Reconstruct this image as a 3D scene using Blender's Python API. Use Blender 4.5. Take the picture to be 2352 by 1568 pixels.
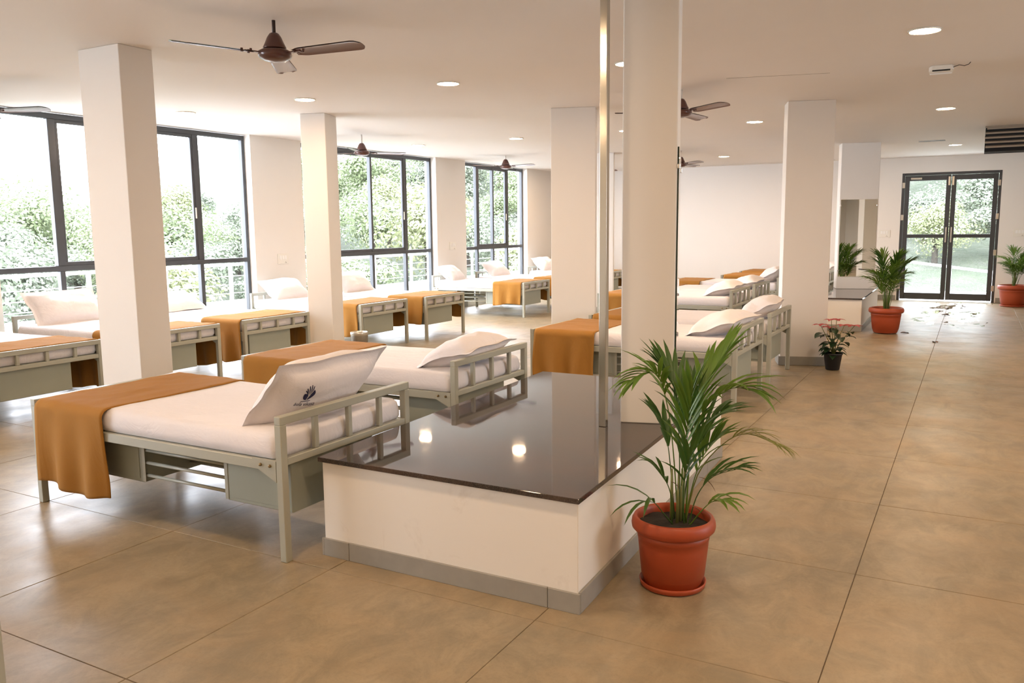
import bpy, bmesh, math, random
from mathutils import Vector, Matrix, noise

# ------------------------------------------------------------------ camera, world, exposure
S = bpy.context.scene
COL = S.collection
for o in list(bpy.data.objects):
    bpy.data.objects.remove(o)
FPX = 1905.0
cam_d = bpy.data.cameras.new('camera')
cam = bpy.data.objects.new('camera', cam_d)
COL.objects.link(cam)
cam_d.sensor_width = 36.0
cam_d.lens = FPX / 2352.0 * 36.0
cam_d.clip_start = 0.05
cam_d.clip_end = 1000
_R = ((0.87455509, -0.05658238, 0.48161378), (0.48481395, 0.1233876, -0.86587004), (-0.01043218, 0.99074413, 0.13534118))
m4 = Matrix(_R).to_4x4()
m4.translation = Vector((0, 0, 1.55))
cam.matrix_world = m4
S.camera = cam
S.view_settings.view_transform = 'Standard'
S.view_settings.look = 'None'
S.view_settings.gamma = 1.0
S.view_settings.use_curve_mapping = False
S.view_settings.exposure = 0.03
SKY = 16.5            # bright overcast sky
LAMP = 265.0          # downlight discs
LAMP_COL = (1.0, 0.685, 0.42)
w = bpy.data.worlds.new('overcast_sky')
S.world = w
w.use_nodes = True
wn = w.node_tree.nodes
wn.clear()
bg = wn.new('ShaderNodeBackground')
wo = wn.new('ShaderNodeOutputWorld')
bg.inputs['Color'].default_value = (0.90, 0.94, 1.05, 1)
bg.inputs['Strength'].default_value = SKY
w.node_tree.links.new(bg.outputs[0], wo.inputs[0])
# hazy sun high behind the building: it brightens the hillside, none of it enters these windows
sun_d = bpy.data.lights.new('sun', 'SUN'); sun_d.energy = 1.2; sun_d.angle = math.radians(12); sun_d.color = (1.0, 0.97, 0.92)
sun = bpy.data.objects.new('sun', sun_d); COL.objects.link(sun)
sun.rotation_euler = Vector((-0.20, 0.60, -0.78)).to_track_quat('-Z', 'Y').to_euler()
try:
    S.cycles.max_bounces = 7
    S.cycles.diffuse_bounces = 4
    S.cycles.glossy_bounces = 3
    S.cycles.transparent_max_bounces = 8
    S.cycles.sample_clamp_indirect = 6.0
    S.cycles.use_denoising = True
    S.cycles.use_adaptive_sampling = True
    S.cycles.adaptive_threshold = 0.025
except Exception:
    pass
RND = random.Random(7)
PI = math.pi

# ------------------------------------------------------------------ helpers
def tag(o, label=None, cat=None, group=None, kind=None):
    if label: o['label'] = label
    if cat: o['category'] = cat
    if group: o['group'] = group
    if kind: o['kind'] = kind
    return o

def empty(name, loc=(0, 0, 0), rz=0.0, label=None, cat=None, group=None, kind=None):
    o = bpy.data.objects.new(name, None)
    COL.objects.link(o)
    o.location = loc
    o.rotation_euler = (0, 0, rz)
    o.empty_display_size = 0.1
    return tag(o, label, cat, group, kind)

def link(name, me, parent=None, loc=None, rot=None):
    o = bpy.data.objects.new(name, me)
    COL.objects.link(o)
    if parent is not None: o.parent = parent
    if loc is not None: o.location = loc
    if rot is not None: o.rotation_euler = rot
    return o

class MB:
    def __init__(s):
        s.v = []; s.f = []; s.sm = []
    def add(s, vs, fs, smooth=False):
        b = len(s.v)
        s.v += [tuple(p) for p in vs]
        s.f += [tuple(b + i for i in f) for f in fs]
        s.sm += [smooth] * len(fs)
        return s
    def box(s, x0, x1, y0, y1, z0, z1):
        return s.add([(x0, y0, z0), (x1, y0, z0), (x1, y1, z0), (x0, y1, z0), (x0, y0, z1), (x1, y0, z1), (x1, y1, z1), (x0, y1, z1)],
                     [(0, 3, 2, 1), (4, 5, 6, 7), (0, 1, 5, 4), (1, 2, 6, 5), (2, 3, 7, 6), (3, 0, 4, 7)])
    def prism(s, poly, z0, z1):
        n = len(poly)
        vs = [(x, y, z0) for x, y in poly] + [(x, y, z1) for x, y in poly]
        fs = [tuple(range(n - 1, -1, -1)), tuple(range(n, 2 * n))]
        for i in range(n):
            j = (i + 1) % n
            fs.append((i, j, n + j, n + i))
        return s.add(vs, fs)
    def lathe(s, prof, n=32, c=(0, 0, 0), smooth=True, close=True):
        b = []
        for r, z in prof:
            for k in range(n):
                a = 2 * PI * k / n
                b.append((c[0] + r * math.cos(a), c[1] + r * math.sin(a), c[2] + z))
        fs = []
        for i in range(len(prof) - 1):
            for k in range(n):
                k2 = (k + 1) % n
                fs.append((i * n + k, i * n + k2, (i + 1) * n + k2, (i + 1) * n + k))
        s.add(b, fs, smooth)
        if close:
            L = len(s.v) - len(b)
            if prof[0][0] > 1e-5:
                s.f.append(tuple(L + k for k in range(n - 1, -1, -1))); s.sm.append(False)
            if prof[-1][0] > 1e-5:
                s.f.append(tuple(L + (len(prof) - 1) * n + k for k in range(n))); s.sm.append(False)
        return s
    def tube(s, pts, rad, n=8, smooth=True, caps=True):
        pts = [Vector(p) for p in pts]
        m = len(pts)
        rr = rad if isinstance(rad, (list, tuple)) else [rad] * m
        t0 = (pts[1] - pts[0]).normalized()
        up = Vector((0, 0, 1)) if abs(t0.z) < 0.9 else Vector((1, 0, 0))
        nrm = t0.cross(up).normalized()
        vs = []
        for i in range(m):
            t = (pts[min(i + 1, m - 1)] - pts[max(i - 1, 0)]).normalized()
            nrm = (nrm - t * nrm.dot(t))
            nrm = nrm.normalized() if nrm.length > 1e-6 else t.orthogonal().normalized()
            bn = t.cross(nrm)
            for k in range(n):
                a = 2 * PI * k / n
                vs.append(pts[i] + (nrm * math.cos(a) + bn * math.sin(a)) * rr[i])
        fs = []
        for i in range(m - 1):
            for k in range(n):
                k2 = (k + 1) % n
                fs.append((i * n + k, i * n + k2, (i + 1) * n + k2, (i + 1) * n + k))
        s.add(vs, fs, smooth)
        if caps:
            L = len(s.v) - len(vs)
            s.f.append(tuple(L + k for k in range(n - 1, -1, -1))); s.sm.append(False)
            s.f.append(tuple(L + (m - 1) * n + k for k in range(n))); s.sm.append(False)
        return s
    def grid(s, fn, nu, nv, smooth=True, flip=False):
        vs = [fn(i / nu, j / nv) for i in range(nu + 1) for j in range(nv + 1)]
        fs = []
        for i in range(nu):
            for j in range(nv):
                a = i * (nv + 1) + j
                q = (a, a + nv + 1, a + nv + 2, a + 1)
                fs.append(q[::-1] if flip else q)
        return s.add(vs, fs, smooth)
    def mesh(s, name, mat):
        me = bpy.data.meshes.new(name)
        me.from_pydata(s.v, [], s.f)
        me.polygons.foreach_set('use_smooth', s.sm)
        if mat is not None: me.materials.append(mat)
        me.update()
        return me
    def build(s, name, mat, parent=None, loc=None, rot=None, bevel=0.0, segs=2):
        o = link(name, s.mesh(name, mat), parent, loc, rot)
        if bevel > 0:
            b = o.modifiers.new('bevel', 'BEVEL')
            b.width = bevel; b.segments = segs; b.limit_method = 'ANGLE'; b.angle_limit = math.radians(40)
        return o

def copy_tree(o, parent=None):
    c = o.copy()
    COL.objects.link(c)
    c.parent = parent
    for ch in list(o.children):
        copy_tree(ch, c)
    return c

# ------------------------------------------------------------------ materials
class NT:
    def __init__(s, name):
        s.m = bpy.data.materials.new(name)
        s.m.use_nodes = True
        s.t = s.m.node_tree
        s.n = s.t.nodes
        s.b = next(x for x in s.n if x.type == 'BSDF_PRINCIPLED')
        s.out = next(x for x in s.n if x.type == 'OUTPUT_MATERIAL')
    def l(s, a, b): s.t.links.new(a, b)
    def node(s, t, **kw):
        n = s.n.new(t)
        for k, v in kw.items():
            if k.startswith('i_'):
                n.inputs[k[2:].replace('_', ' ')].default_value = v
            else:
                setattr(n, k, v)
        return n
    def coord(s, kind='Object'):
        return s.node('ShaderNodeTexCoord').outputs[kind]
    def pos(s):
        return s.node('ShaderNodeNewGeometry').outputs['Position']
    def noise(s, vec, scale, detail=4, rough=0.55, dist=0.0):
        n = s.node('ShaderNodeTexNoise')
        n.inputs['Scale'].default_value = scale
        n.inputs['Detail'].default_value = detail
        n.inputs['Roughness'].default_value = rough
        n.inputs['Distortion'].default_value = dist
        s.l(vec, n.inputs['Vector'])
        return n.outputs['Fac']
    def ramp(s, fac, stops):
        r = s.node('ShaderNodeValToRGB')
        e = r.color_ramp.elements
        while len(e) > 1: e.remove(e[-1])
        e[0].position = stops[0][0]; e[0].color = (*stops[0][1], 1)
        for p, c in stops[1:]:
            x = e.new(p); x.color = (*c, 1)
        s.l(fac, r.inputs[0])
        return r.outputs[0]
    def mapr(s, fac, a, b, c, d):
        r = s.node('ShaderNodeMapRange')
        r.inputs[1].default_value = a; r.inputs[2].default_value = b
        r.inputs[3].default_value = c; r.inputs[4].default_value = d
        s.l(fac, r.inputs[0])
        return r.outputs[0]
    def math(s, op, a, b=None):
        r = s.node('ShaderNodeMath', operation=op)
        for i, x in enumerate((a, b)):
            if x is None: continue
            if hasattr(x, 'is_linked') or hasattr(x, 'links'): s.l(x, r.inputs[i])
            else: r.inputs[i].default_value = x
        return r.outputs[0]
    def mix(s, fac, a, b):
        r = s.node('ShaderNodeMix', data_type='RGBA')
        if hasattr(fac, 'links'): s.l(fac, r.inputs[0])
        else: r.inputs[0].default_value = fac
        for x, i in ((a, 6), (b, 7)):
            if hasattr(x, 'links'): s.l(x, r.inputs[i])
            else: r.inputs[i].default_value = (*x, 1)
        return r.outputs[2]
    def scale(s, vec, sc):
        r = s.node('ShaderNodeMapping')
        r.inputs['Scale'].default_value = sc
        s.l(vec, r.inputs['Vector'])
        return r.outputs[0]
    def bump(s, h, strength, dist=0.02):
        b = s.node('ShaderNodeBump')
        b.inputs['Strength'].default_value = strength
        b.inputs['Distance'].default_value = dist
        s.l(h, b.inputs['Height'])
        s.l(b.outputs[0], s.b.inputs['Normal'])
    def set(s, **kw):
        for k, v in kw.items():
            k = k.replace('_', ' ')
            if hasattr(v, 'links'): s.l(v, s.b.inputs[k])
            elif isinstance(v, tuple): s.b.inputs[k].default_value = (*v, 1)
            else: s.b.inputs[k].default_value = v
        return s

def simple(name, col, rough=0.5, metal=0.0, var=0.0, scale=8.0, bump=0.0, bscale=60.0, coat=0.0):
    t = NT(name)
    t.set(Base_Color=col, Roughness=rough, Metallic=metal)
    if coat: t.set(Coat_Weight=coat)
    if var > 0:
        f = t.noise(t.coord(), scale)
        t.set(Base_Color=t.mix(f, tuple(c * (1 - var) for c in col), tuple(min(1, c * (1 + var)) for c in col)))
    if bump > 0:
        t.bump(t.noise(t.coord(), bscale), bump, 0.005)
    return t.m

def make_paint(name, col, stain=0.0):
    t = NT(name)
    p = t.pos()
    f = t.noise(p, 1.3, 2, 0.6)
    c = t.mix(f, tuple(x * 0.965 for x in col), col)
    if stain:
        g = t.noise(p, 5.0, 6, 0.65, 0.6)
        k = t.mapr(g, 0.60, 0.80, 0.0, stain)
        c = t.mix(k, c, (0.42, 0.34, 0.25))
    t.set(Base_Color=c, Roughness=0.62)
    return t.m

def make_floor(name):
    t = NT(name)
    p = t.pos()
    rnd = t.node('ShaderNodeObjectInfo').outputs['Random']
    big = t.noise(p, 0.9, 2, 0.6)
    mid = t.noise(t.scale(p, (3.2, 2.2, 1)), 1.7, 5, 0.68, 1.2)
    fine = t.noise(p, 55, 2, 0.7)
    c = t.ramp(mid, [(0.25, (0.263, 0.206, 0.125)), (0.5, (0.337, 0.259, 0.156)), (0.75, (0.385, 0.292, 0.173))])
    c = t.mix(t.mapr(big, 0.30, 0.75, 0.0, 0.7), c, (0.299, 0.246, 0.162))
    c = t.mix(t.mapr(fine, 0.50, 0.80, 0.0, 0.28), c, (0.134, 0.104, 0.064))
    c = t.mix(t.mapr(rnd, 0, 1, 0.0, 0.12), c, (0.385, 0.301, 0.184))
    mot = t.noise(t.scale(p, (1.6, 1.0, 1)), 3.4, 7, 0.72, 0.8)
    c = t.mix(t.mapr(mot, 0.38, 0.60, 0.62, 0.0), c, (0.179, 0.147, 0.094))
    mot2 = t.noise(t.scale(p, (1.0, 1.7, 1)), 1.25, 6, 0.7, 0.6)
    c = t.mix(t.mapr(mot2, 0.46, 0.70, 0.0, 0.60), c, (0.370, 0.258, 0.142))
    # brown stains and dark veining, each with its own outline
    v = t.noise(t.scale(p, (1, 1.5, 1)), 3.1, 6, 0.75, 2.4)
    vein = t.math('ABSOLUTE', t.math('SUBTRACT', v, 0.5))
    c = t.mix(t.mapr(vein, 0.0, 0.012, 0.20, 0.0), c, (0.15, 0.115, 0.075))
    # puddles left on the stone in front of the glass door
    sep = t.node('ShaderNodeSeparateXYZ'); t.l(p, sep.inputs[0])
    wet = t.noise(t.scale(p, (1.0, 0.42, 1)), 3.6, 3, 0.55, 0.9)
    zone = t.math('MULTIPLY', t.mapr(sep.outputs['Y'], 11.6, 14.6, 0.0, 1.0), t.math('MULTIPLY', t.mapr(sep.outputs['X'], -1.25, -0.8, 0.0, 1.0), t.mapr(sep.outputs['X'], 0.15, 0.75, 1.0, 0.0)))
    puddle = t.mapr(t.math('ADD', wet, t.math('MULTIPLY', t.math('SUBTRACT', zone, 1.0), 0.4)), 0.585, 0.60, 0.0, 1.0)
    rough = t.mapr(t.noise(p, 2.6, 2), 0.3, 0.7, 0.30, 0.46)
    dry = t.math('SUBTRACT', 1.0, puddle)
    t.set(Base_Color=c, Roughness=t.math('MULTIPLY', rough, t.math('ADD', t.math('MULTIPLY', dry, 0.97), 0.03)), Specular_IOR_Level=0.5)
    h = mid
    bmp = t.node('ShaderNodeBump'); bmp.inputs['Distance'].default_value = 0.004
    t.l(t.math('MULTIPLY', dry, 0.22), bmp.inputs['Strength']); t.l(h, bmp.inputs['Height']); t.l(bmp.outputs[0], t.b.inputs['Normal'])
    return t.m

def make_granite(name):
    t = NT(name)
    p = t.pos()
    v = t.node('ShaderNodeTexVoronoi'); v.inputs['Scale'].default_value = 260; t.l(p, v.inputs['Vector'])
    sep = t.node('ShaderNodeSeparateColor'); t.l(v.outputs['Color'], sep.inputs[0])
    c = t.ramp(sep.outputs[0], [(0.0, (0.022, 0.020, 0.020)), (0.5, (0.036, 0.032, 0.030)), (0.85, (0.060, 0.048, 0.042)), (1.0, (0.09, 0.072, 0.062))])
    b = t.noise(t.scale(p, (1, 2.2, 1)), 2.0, 6, 0.6, 1.5)
    c = t.mix(t.mapr(b, 0.42, 0.66, 0.0, 0.55), c, (0.105, 0.062, 0.042))
    t.set(Base_Color=c, Roughness=t.mapr(t.noise(p, 7, 4), 0.3, 0.7, 0.02, 0.055), Specular_IOR_Level=0.42)
    return t.m

def make_fabric(name, col, wrinkle=0.25, fine=0.05, sheen=0.2, rough=0.85, wsc=(3, 9, 3)):
    t = NT(name)
    p = t.coord()
    f = t.noise(t.scale(p, wsc), 1.6, 5, 0.6, 1.4)
    g = t.noise(p, 420, 2)
    c = t.mix(t.noise(p, 5, 3), tuple(x * 0.93 for x in col), col)
    t.set(Base_Color=c, Roughness=rough, Sheen_Weight=sheen)
    t.bump(t.math('ADD', f, t.math('MULTIPLY', g, fine)), wrinkle, 0.03)
    return t.m

def make_leaf(name, a, b, trans=0.3):
    t = NT(name)
    f = t.noise(t.coord(), 9, 3)
    c = t.mix(f, a, b)
    t.set(Base_Color=c, Roughness=0.42)
    tr = t.node('ShaderNodeBsdfTranslucent')
    t.l(c, tr.inputs['Color'])
    mx = t.node('ShaderNodeMixShader')
    mx.inputs[0].default_value = trans
    t.l(t.b.outputs[0], mx.inputs[1]); t.l(tr.outputs[0], mx.inputs[2]); t.l(mx.outputs[0], t.out.inputs['Surface'])
    return t.m

def make_glass(name):
    t = NT(name)
    t.n.remove(t.b)
    tr = t.node('ShaderNodeBsdfTransparent'); tr.inputs[0].default_value = (0.97, 0.99, 0.985, 1)
    gl = t.node('ShaderNodeBsdfGlossy'); gl.inputs['Roughness'].default_value = 0.02
    ge = t.node('ShaderNodeNewGeometry')
    dt = t.node('ShaderNodeVectorMath', operation='DOT_PRODUCT')
    t.l(ge.outputs['Normal'], dt.inputs[0]); t.l(ge.outputs['Incoming'], dt.inputs[1])
    k = t.math('SUBTRACT', 1.0, t.math('ABSOLUTE', dt.outputs['Value']))
    fac = t.math('ADD', t.math('MULTIPLY', t.math('POWER', k, 5.0), 0.9), 0.025)
    mx = t.node('ShaderNodeMixShader')
    t.l(fac, mx.inputs[0]); t.l(tr.outputs[0], mx.inputs[1]); t.l(gl.outputs[0], mx.inputs[2])
    t.l(mx.outputs[0], t.out.inputs['Surface'])
    return t.m

def make_emit(name, col, st):
    t = NT(name)
    t.set(Base_Color=(0.9, 0.9, 0.9), Emission_Color=col, Emission_Strength=st)
    return t.m

WHITE = (0.80, 0.775, 0.735)
MT = dict(
    wall=make_paint('white_wall_paint', WHITE),
    ceiling=make_paint('ceiling_paint', (0.86, 0.825, 0.785)),
    plaster=make_paint('scuffed_plaster', (0.80, 0.765, 0.70), 0.30),
    floor=make_floor('kota_stone'),
    grout=simple('dark_grout', (0.17, 0.125, 0.08), 0.9),
    granite=make_granite('polished_granite'),
    skirt=simple('grey_skirting_stone', (0.30, 0.285, 0.25), 0.5, var=0.18, scale=9),
    sage=simple('sage_painted_steel', (0.385, 0.385, 0.315), 0.38, var=0.04, scale=5),
    locker=simple('sage_sheet_steel', (0.315, 0.335, 0.275), 0.42, var=0.05, scale=3),
    bolt=simple('brass_bolt', (0.25, 0.18, 0.09), 0.4, 0.8),
    sheet=make_fabric('white_cotton_sheet', (0.80, 0.765, 0.775), 0.34, 0.02, 0.1),
    pillow=make_fabric('white_pillow_cotton', (0.83, 0.785, 0.785), 0.28, 0.02, 0.1, wsc=(4, 4, 4)),
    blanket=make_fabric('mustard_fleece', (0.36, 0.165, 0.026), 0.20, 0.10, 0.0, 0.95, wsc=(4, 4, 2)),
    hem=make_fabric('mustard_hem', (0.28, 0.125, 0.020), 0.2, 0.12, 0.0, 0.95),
    ink=simple('navy_ink', (0.022, 0.022, 0.075), 0.8),
    frame=simple('dark_grey_aluminium', (0.052, 0.055, 0.060), 0.42, 0.2, var=0.1),
    chrome=simple('brushed_chrome', (0.62, 0.60, 0.55), 0.3, 1.0),
    steel=simple('polished_stainless', (0.52, 0.50, 0.44), 0.15, 1.0, bump=0.05, bscale=9),
    mirror=simple('mirror_silver', (0.86, 0.88, 0.85), 0.008, 1.0),
    mirror_edge=simple('dark_green_glass_edge', (0.012, 0.03, 0.022), 0.2),
    mirror_trim=simple('pale_mirror_edge', (0.62, 0.58, 0.45), 0.4),
    fan=simple('brown_fan_enamel', (0.085, 0.030, 0.022), 0.30, 0.1, coat=0.3),
    fan_blade=simple('brown_fan_blade', (0.125, 0.062, 0.050), 0.34, 0.15, coat=0.3),
    rod_dark=simple('dark_down_rod', (0.035, 0.02, 0.018), 0.4),
    rod_white=simple('white_down_rod', (0.7, 0.67, 0.62), 0.4),
    pot=simple('terracotta_plastic', (0.36, 0.058, 0.016), 0.45, var=0.06, scale=6, bump=0.06, bscale=300),
    soil=simple('potting_soil', (0.022, 0.017, 0.013), 0.95, var=0.5, scale=40, bump=0.9, bscale=60),
    palm=make_leaf('palm_leaf', (0.085, 0.185, 0.020), (0.165, 0.27, 0.035)),
    palm_dark=make_leaf('palm_leaf_dark', (0.035, 0.095, 0.016), (0.075, 0.155, 0.026)),
    palm_yellow=make_leaf('palm_leaf_yellow', (0.19, 0.20, 0.035), (0.24, 0.25, 0.05)),
    cane=simple('palm_cane', (0.15, 0.17, 0.045), 0.5, var=0.3, scale=20),
    dead=simple('dry_leaf', (0.16, 0.075, 0.03), 0.8),
    poin_leaf=make_leaf('dark_green_leaf', (0.012, 0.036, 0.012), (0.022, 0.060, 0.018), 0.15),
    bract=make_leaf('red_bract', (0.55, 0.055, 0.060), (0.62, 0.10, 0.10), 0.3),
    black=simple('black_plastic', (0.012, 0.012, 0.015), 0.5),
    dark=simple('dark_void', (0.008, 0.008, 0.008), 0.9),
    white_plastic=simple('white_plastic', (0.78, 0.76, 0.70), 0.4),
    louvre=simple('louvre_metal', (0.30, 0.26, 0.21), 0.45, 0.3),
    glass=make_glass('window_glass'),
    lamp=make_emit('warm_lamp_disc', LAMP_COL, LAMP),
    bin=simple('perforated_steel', (0.36, 0.335, 0.29), 0.35, 0.85, var=0.15, scale=120),
    rail=simple('white_railing', (0.85, 0.85, 0.83), 0.5),
    balcony=simple('white_balcony', (0.80, 0.80, 0.77), 0.7),
    tree_a=make_leaf('tree_foliage_a', (0.131, 0.173, 0.082), (0.221, 0.254, 0.141), 0.25),
    tree_b=make_leaf('tree_foliage_b', (0.123, 0.15, 0.102), (0.195, 0.218, 0.157), 0.25),
    tree_c=make_leaf('tree_foliage_c', (0.191, 0.215, 0.101), (0.276, 0.291, 0.164), 0.25),
    bark=simple('tree_bark', (0.045, 0.037, 0.028), 0.9, var=0.3),
)
def make_hill(name):
    t = NT(name)
    p = t.pos()
    f = t.noise(p, 0.09, 8, 0.7, 1.0)
    g = t.noise(p, 0.6, 6, 0.7)
    c = t.ramp(f, [(0.35, (0.058, 0.072, 0.048)), (0.52, (0.076, 0.087, 0.058)), (0.60, (0.105, 0.105, 0.086)), (0.72, (0.131, 0.118, 0.105))])
    c = t.mix(t.mapr(g, 0.4, 0.6, 0.0, 0.5), c, (0.055, 0.072, 0.042))
    t.set(Base_Color=c, Roughness=0.95)
    t.bump(g, 1.0, 1.2)
    return t.m
MT['hill'] = make_hill('hillside_scrub')

# ------------------------------------------------------------------ room shell
CH = 2.87
XL, XR, YB, YF = -8.87, 6.4, -3.2, 18.75
WT = 0.25
TX, TY = 1.066, 1.0565
GX0, GY0 = -0.385, 4.885      # a joint crossing
# (y range of the extra window lies left of the frame)
fl = MB().box(XL - WT, XR + WT, YB - WT, YF + 0.02, -0.12, -0.004).build('floor', MT['grout'])
tag(fl, kind='structure')
tile_me = None
ix0 = math.floor((XL - GX0) / TX); ix1 = math.ceil((XR - GX0) / TX)
iy0 = math.floor((YB - GY0) / TY); iy1 = math.ceil((YF - GY0) / TY)
tile_cache = {}
for ix in range(ix0, ix1):
    for iy in range(iy0, iy1):
        x0 = GX0 + ix * TX; y0 = GY0 + iy * TY
        a0 = max(x0, XL - 0.2); a1 = min(x0 + TX, XR); b0 = max(y0, YB); b1 = min(y0 + TY, YF + 0.02)
        if a1 - a0 < 0.05 or b1 - b0 < 0.03: continue
        sx, sy = round(a1 - a0, 3), round(b1 - b0, 3)
        key = (sx, sy)
        if key not in tile_cache:
            g = 0.0016
            hx, hy = sx / 2 - g, sy / 2 - g
            mb = MB()
            c = 0.0015
            vs = [(-hx, -hy, -0.02), (hx, -hy, -0.02), (hx, hy, -0.02), (-hx, hy, -0.02),
                  (-hx, -hy, -c), (hx, -hy, -c), (hx, hy, -c), (-hx, hy, -c),
                  (-hx + c, -hy + c, 0), (hx - c, -hy + c, 0), (hx - c, hy - c, 0), (-hx + c, hy - c, 0)]
            fs = [(0, 3, 2, 1), (8, 9, 10, 11)]
            for b in (0, 4):
                for i in range(4):
                    j = (i + 1) % 4
                    fs.append((b + i, b + j, b + 4 + j, b + 4 + i))
            mb.add(vs, fs)
            tile_cache[key] = mb.mesh('stone_tile', MT['floor'])
        t = link('stone_tile', tile_cache[key], fl, ((a0 + a1) / 2, (b0 + b1) / 2, RND.uniform(-0.0005, 0.0004)))

ce = MB().box(XL - WT, XR + WT, YB - WT, YF + WT, CH, CH + 0.15).build('ceiling', MT['ceiling'])
tag(ce, kind='structure')
# hairline joints seen in the plaster
for (xa, ya, xb, yb) in ((-2.05, 7.72, -1.2, 7.95), (-5.9, 18.35, -2.6, 18.35)):
    d = Vector((xb - xa, yb - ya, 0)); n = Vector((-d.y, d.x, 0)).normalized() * 0.004
    MB().prism([(xa - n.x, ya - n.y), (xb - n.x, yb - n.y), (xb + n.x, yb + n.y), (xa + n.x, ya + n.y)], CH - 0.0015, CH + 0.001).build('plaster_crack', MT['louvre'], ce)

WIN = [(-1.9, 0.9), (4.98, 8.53), (9.53, 13.09), (14.12, 16.72)]  # first opening is added outside the frame to bring daylight to the foreground
SILL = 0.12
wl = MB()
ys = [YB - WT] + [v for a in WIN for v in a] + [YF + WT]
for i in range(0, len(ys), 2):
    wl.box(XL - WT, XL, ys[i], ys[i + 1], -0.1, CH)
for a, b in WIN:
    wl.box(XL - WT, XL, a, b, -0.1, SILL)
tag(wl.build('wall_left', MT['wall']), kind='structure')
DX0, DX1, DZ = -1.36, 0.385, 2.56
tag(MB().box(XL, DX0, YF, YF + WT, -0.1, CH).box(DX1, XR, YF, YF + WT, -0.1, CH).box(DX0, DX1, YF, YF + WT, DZ, CH).build('wall_far', MT['wall']), kind='structure')
RW = [(4.6, 7.0)]  # opening added out of frame to light the room from the right
rw = MB()
ry = [YB - WT] + [v for a in RW for v in a] + [YF + WT]
for i in range(0, len(ry), 2):
    rw.box(XR, XR + WT, ry[i], ry[i + 1], -0.1, CH)
for a, b in RW:
    rw.box(XR, XR + WT, a, b, -0.1, 0.85).box(XR, XR + WT, a, b, 2.45, CH)
tag(rw.build('wall_right', MT['wall']), kind='structure')
for n, (a, b) in enumerate(RW):  # frame and panes for the added right-hand opening
    e = empty('window_%d' % (5 + n), (XR + 0.12, (a + b) / 2, 0.85), kind='structure')
    h = (b - a) / 2
    for (p0, p1, q0, q1) in ((-h, h, 0, 0.05), (-h, h, 1.55, 1.6), (-h, -h + 0.05, 0.05, 1.55), (h - 0.05, h, 0.05, 1.55), (-0.03, 0.03, 0.05, 1.55)):
        MB().box(-0.03, 0.03, p0, p1, q0, q1).build('frame_bar', MT['frame'], e)
    for (p0, p1) in ((-h + 0.05, -0.03), (0.03, h - 0.05)):
        MB().box(-0.003, 0.003, p0, p1, 0.05, 1.55).build('pane', MT['glass'], e)
tag(MB().box(XL, XR, YB - WT, YB, -0.1, CH).build('wall_back', MT['wall']), kind='structure')

bb = MB()
for i in range(0, len(ys), 2):
    bb.box(XL, XL + 0.012, max(ys[i], YB), min(ys[i + 1], YF), 0, 0.10)
tag(bb.build('baseboard_left', MT['skirt']), kind='structure')
tag(MB().box(XL + 0.012, DX0 - 0.02, YF - 0.012, YF, 0, 0.10).box(DX1 + 0.02, XR, YF - 0.012, YF, 0, 0.10).build('baseboard_far', MT['skirt']), kind='structure')

# windows on the left wall: fixed light, two sliding sashes, fixed light, all over a row of low panes
def pane_x(y0, y1, z0, z1):
    return MB().add([(0, y0, z0), (0, y1, z0), (0, y1, z1), (0, y0, z1)], [(0, 1, 2, 3)])
def make_window(n, y0, y1, mul, tz=1.15):
    e = empty('window_%d' % n, (XL - 0.14, (y0 + y1) / 2, SILL), kind='structure')
    cy = (y0 + y1) / 2
    x0, x1 = -0.04, 0.03
    def bar(name, a, b, z0, z1, d0=x0, d1=x1):
        return MB().box(d0, d1, a - cy, b - cy, z0 - SILL, z1 - SILL).build(name, MT['frame'], e, bevel=0.004, segs=1)
    top = CH - 0.012
    bar('frame_head', y0, y1, top - 0.06, top)
    bar('frame_sill', y0, y1, SILL, SILL + 0.06)
    bar('frame_jamb', y0, y0 + 0.05, SILL + 0.06, top - 0.06)
    bar('frame_jamb', y1 - 0.05, y1, SILL + 0.06, top - 0.06)
    bar('transom', y0 + 0.05, y1 - 0.05, tz - 0.03, tz + 0.03)
    edges = [y0 + 0.05] + mul + [y1 - 0.05]
    for i, m in enumerate(mul):
        h = 0.045 if i != 1 else 0.024
        bar('mullion', m - h, m + h, tz + 0.03, top - 0.06)
        bar('mullion', m - 0.03, m + 0.03, SILL + 0.06, tz - 0.03)
    for i in range(4):
        a, b = edges[i], edges[i + 1]
        ha = 0.0 if i == 0 else (0.045 if i != 2 else 0.024)
        hb = 0.0 if i == 3 else (0.045 if i != 1 else 0.024)
        if i in (1, 2):      # sash members
            sa = a + ha; sb = b - hb
            s = 0.032
            bar('sash_rail', sa, sb, tz + 0.03, tz + 0.03 + 0.045, -0.015, 0.022)
            bar('sash_rail', sa, sb, top - 0.06 - 0.04, top - 0.06, -0.015, 0.022)
            if i == 1: bar('sash_stile', sa, sa + s, tz + 0.075, top - 0.10, -0.015, 0.022)
            else: bar('sash_stile', sb - s, sb, tz + 0.075, top - 0.10, -0.015, 0.022)
        pane_x(a + ha - cy, b - hb - cy, tz + 0.03 - SILL, top - 0.06 - SILL).build('pane', MT['glass'], e)
        la = 0.0 if i == 0 else 0.03; lb = 0.0 if i == 3 else 0.03
        pane_x(a + la - cy, b - lb - cy, 0.06, tz - 0.03 - SILL).build('pane', MT['glass'], e)
    MB().box(0.022, 0.034, mul[2] - 0.058 - cy, mul[2] - 0.040 - cy, 1.72 - SILL, 1.86 - SILL).build('sash_latch', MT['white_plastic'], e, bevel=0.003)
    return e
make_window(4, -1.9, 0.9, [-1.25, -0.5, 0.25])  # added window, out of frame, placed for its daylight
make_window(1, 4.98, 8.53, [5.745, 6.72, 7.69])
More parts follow.
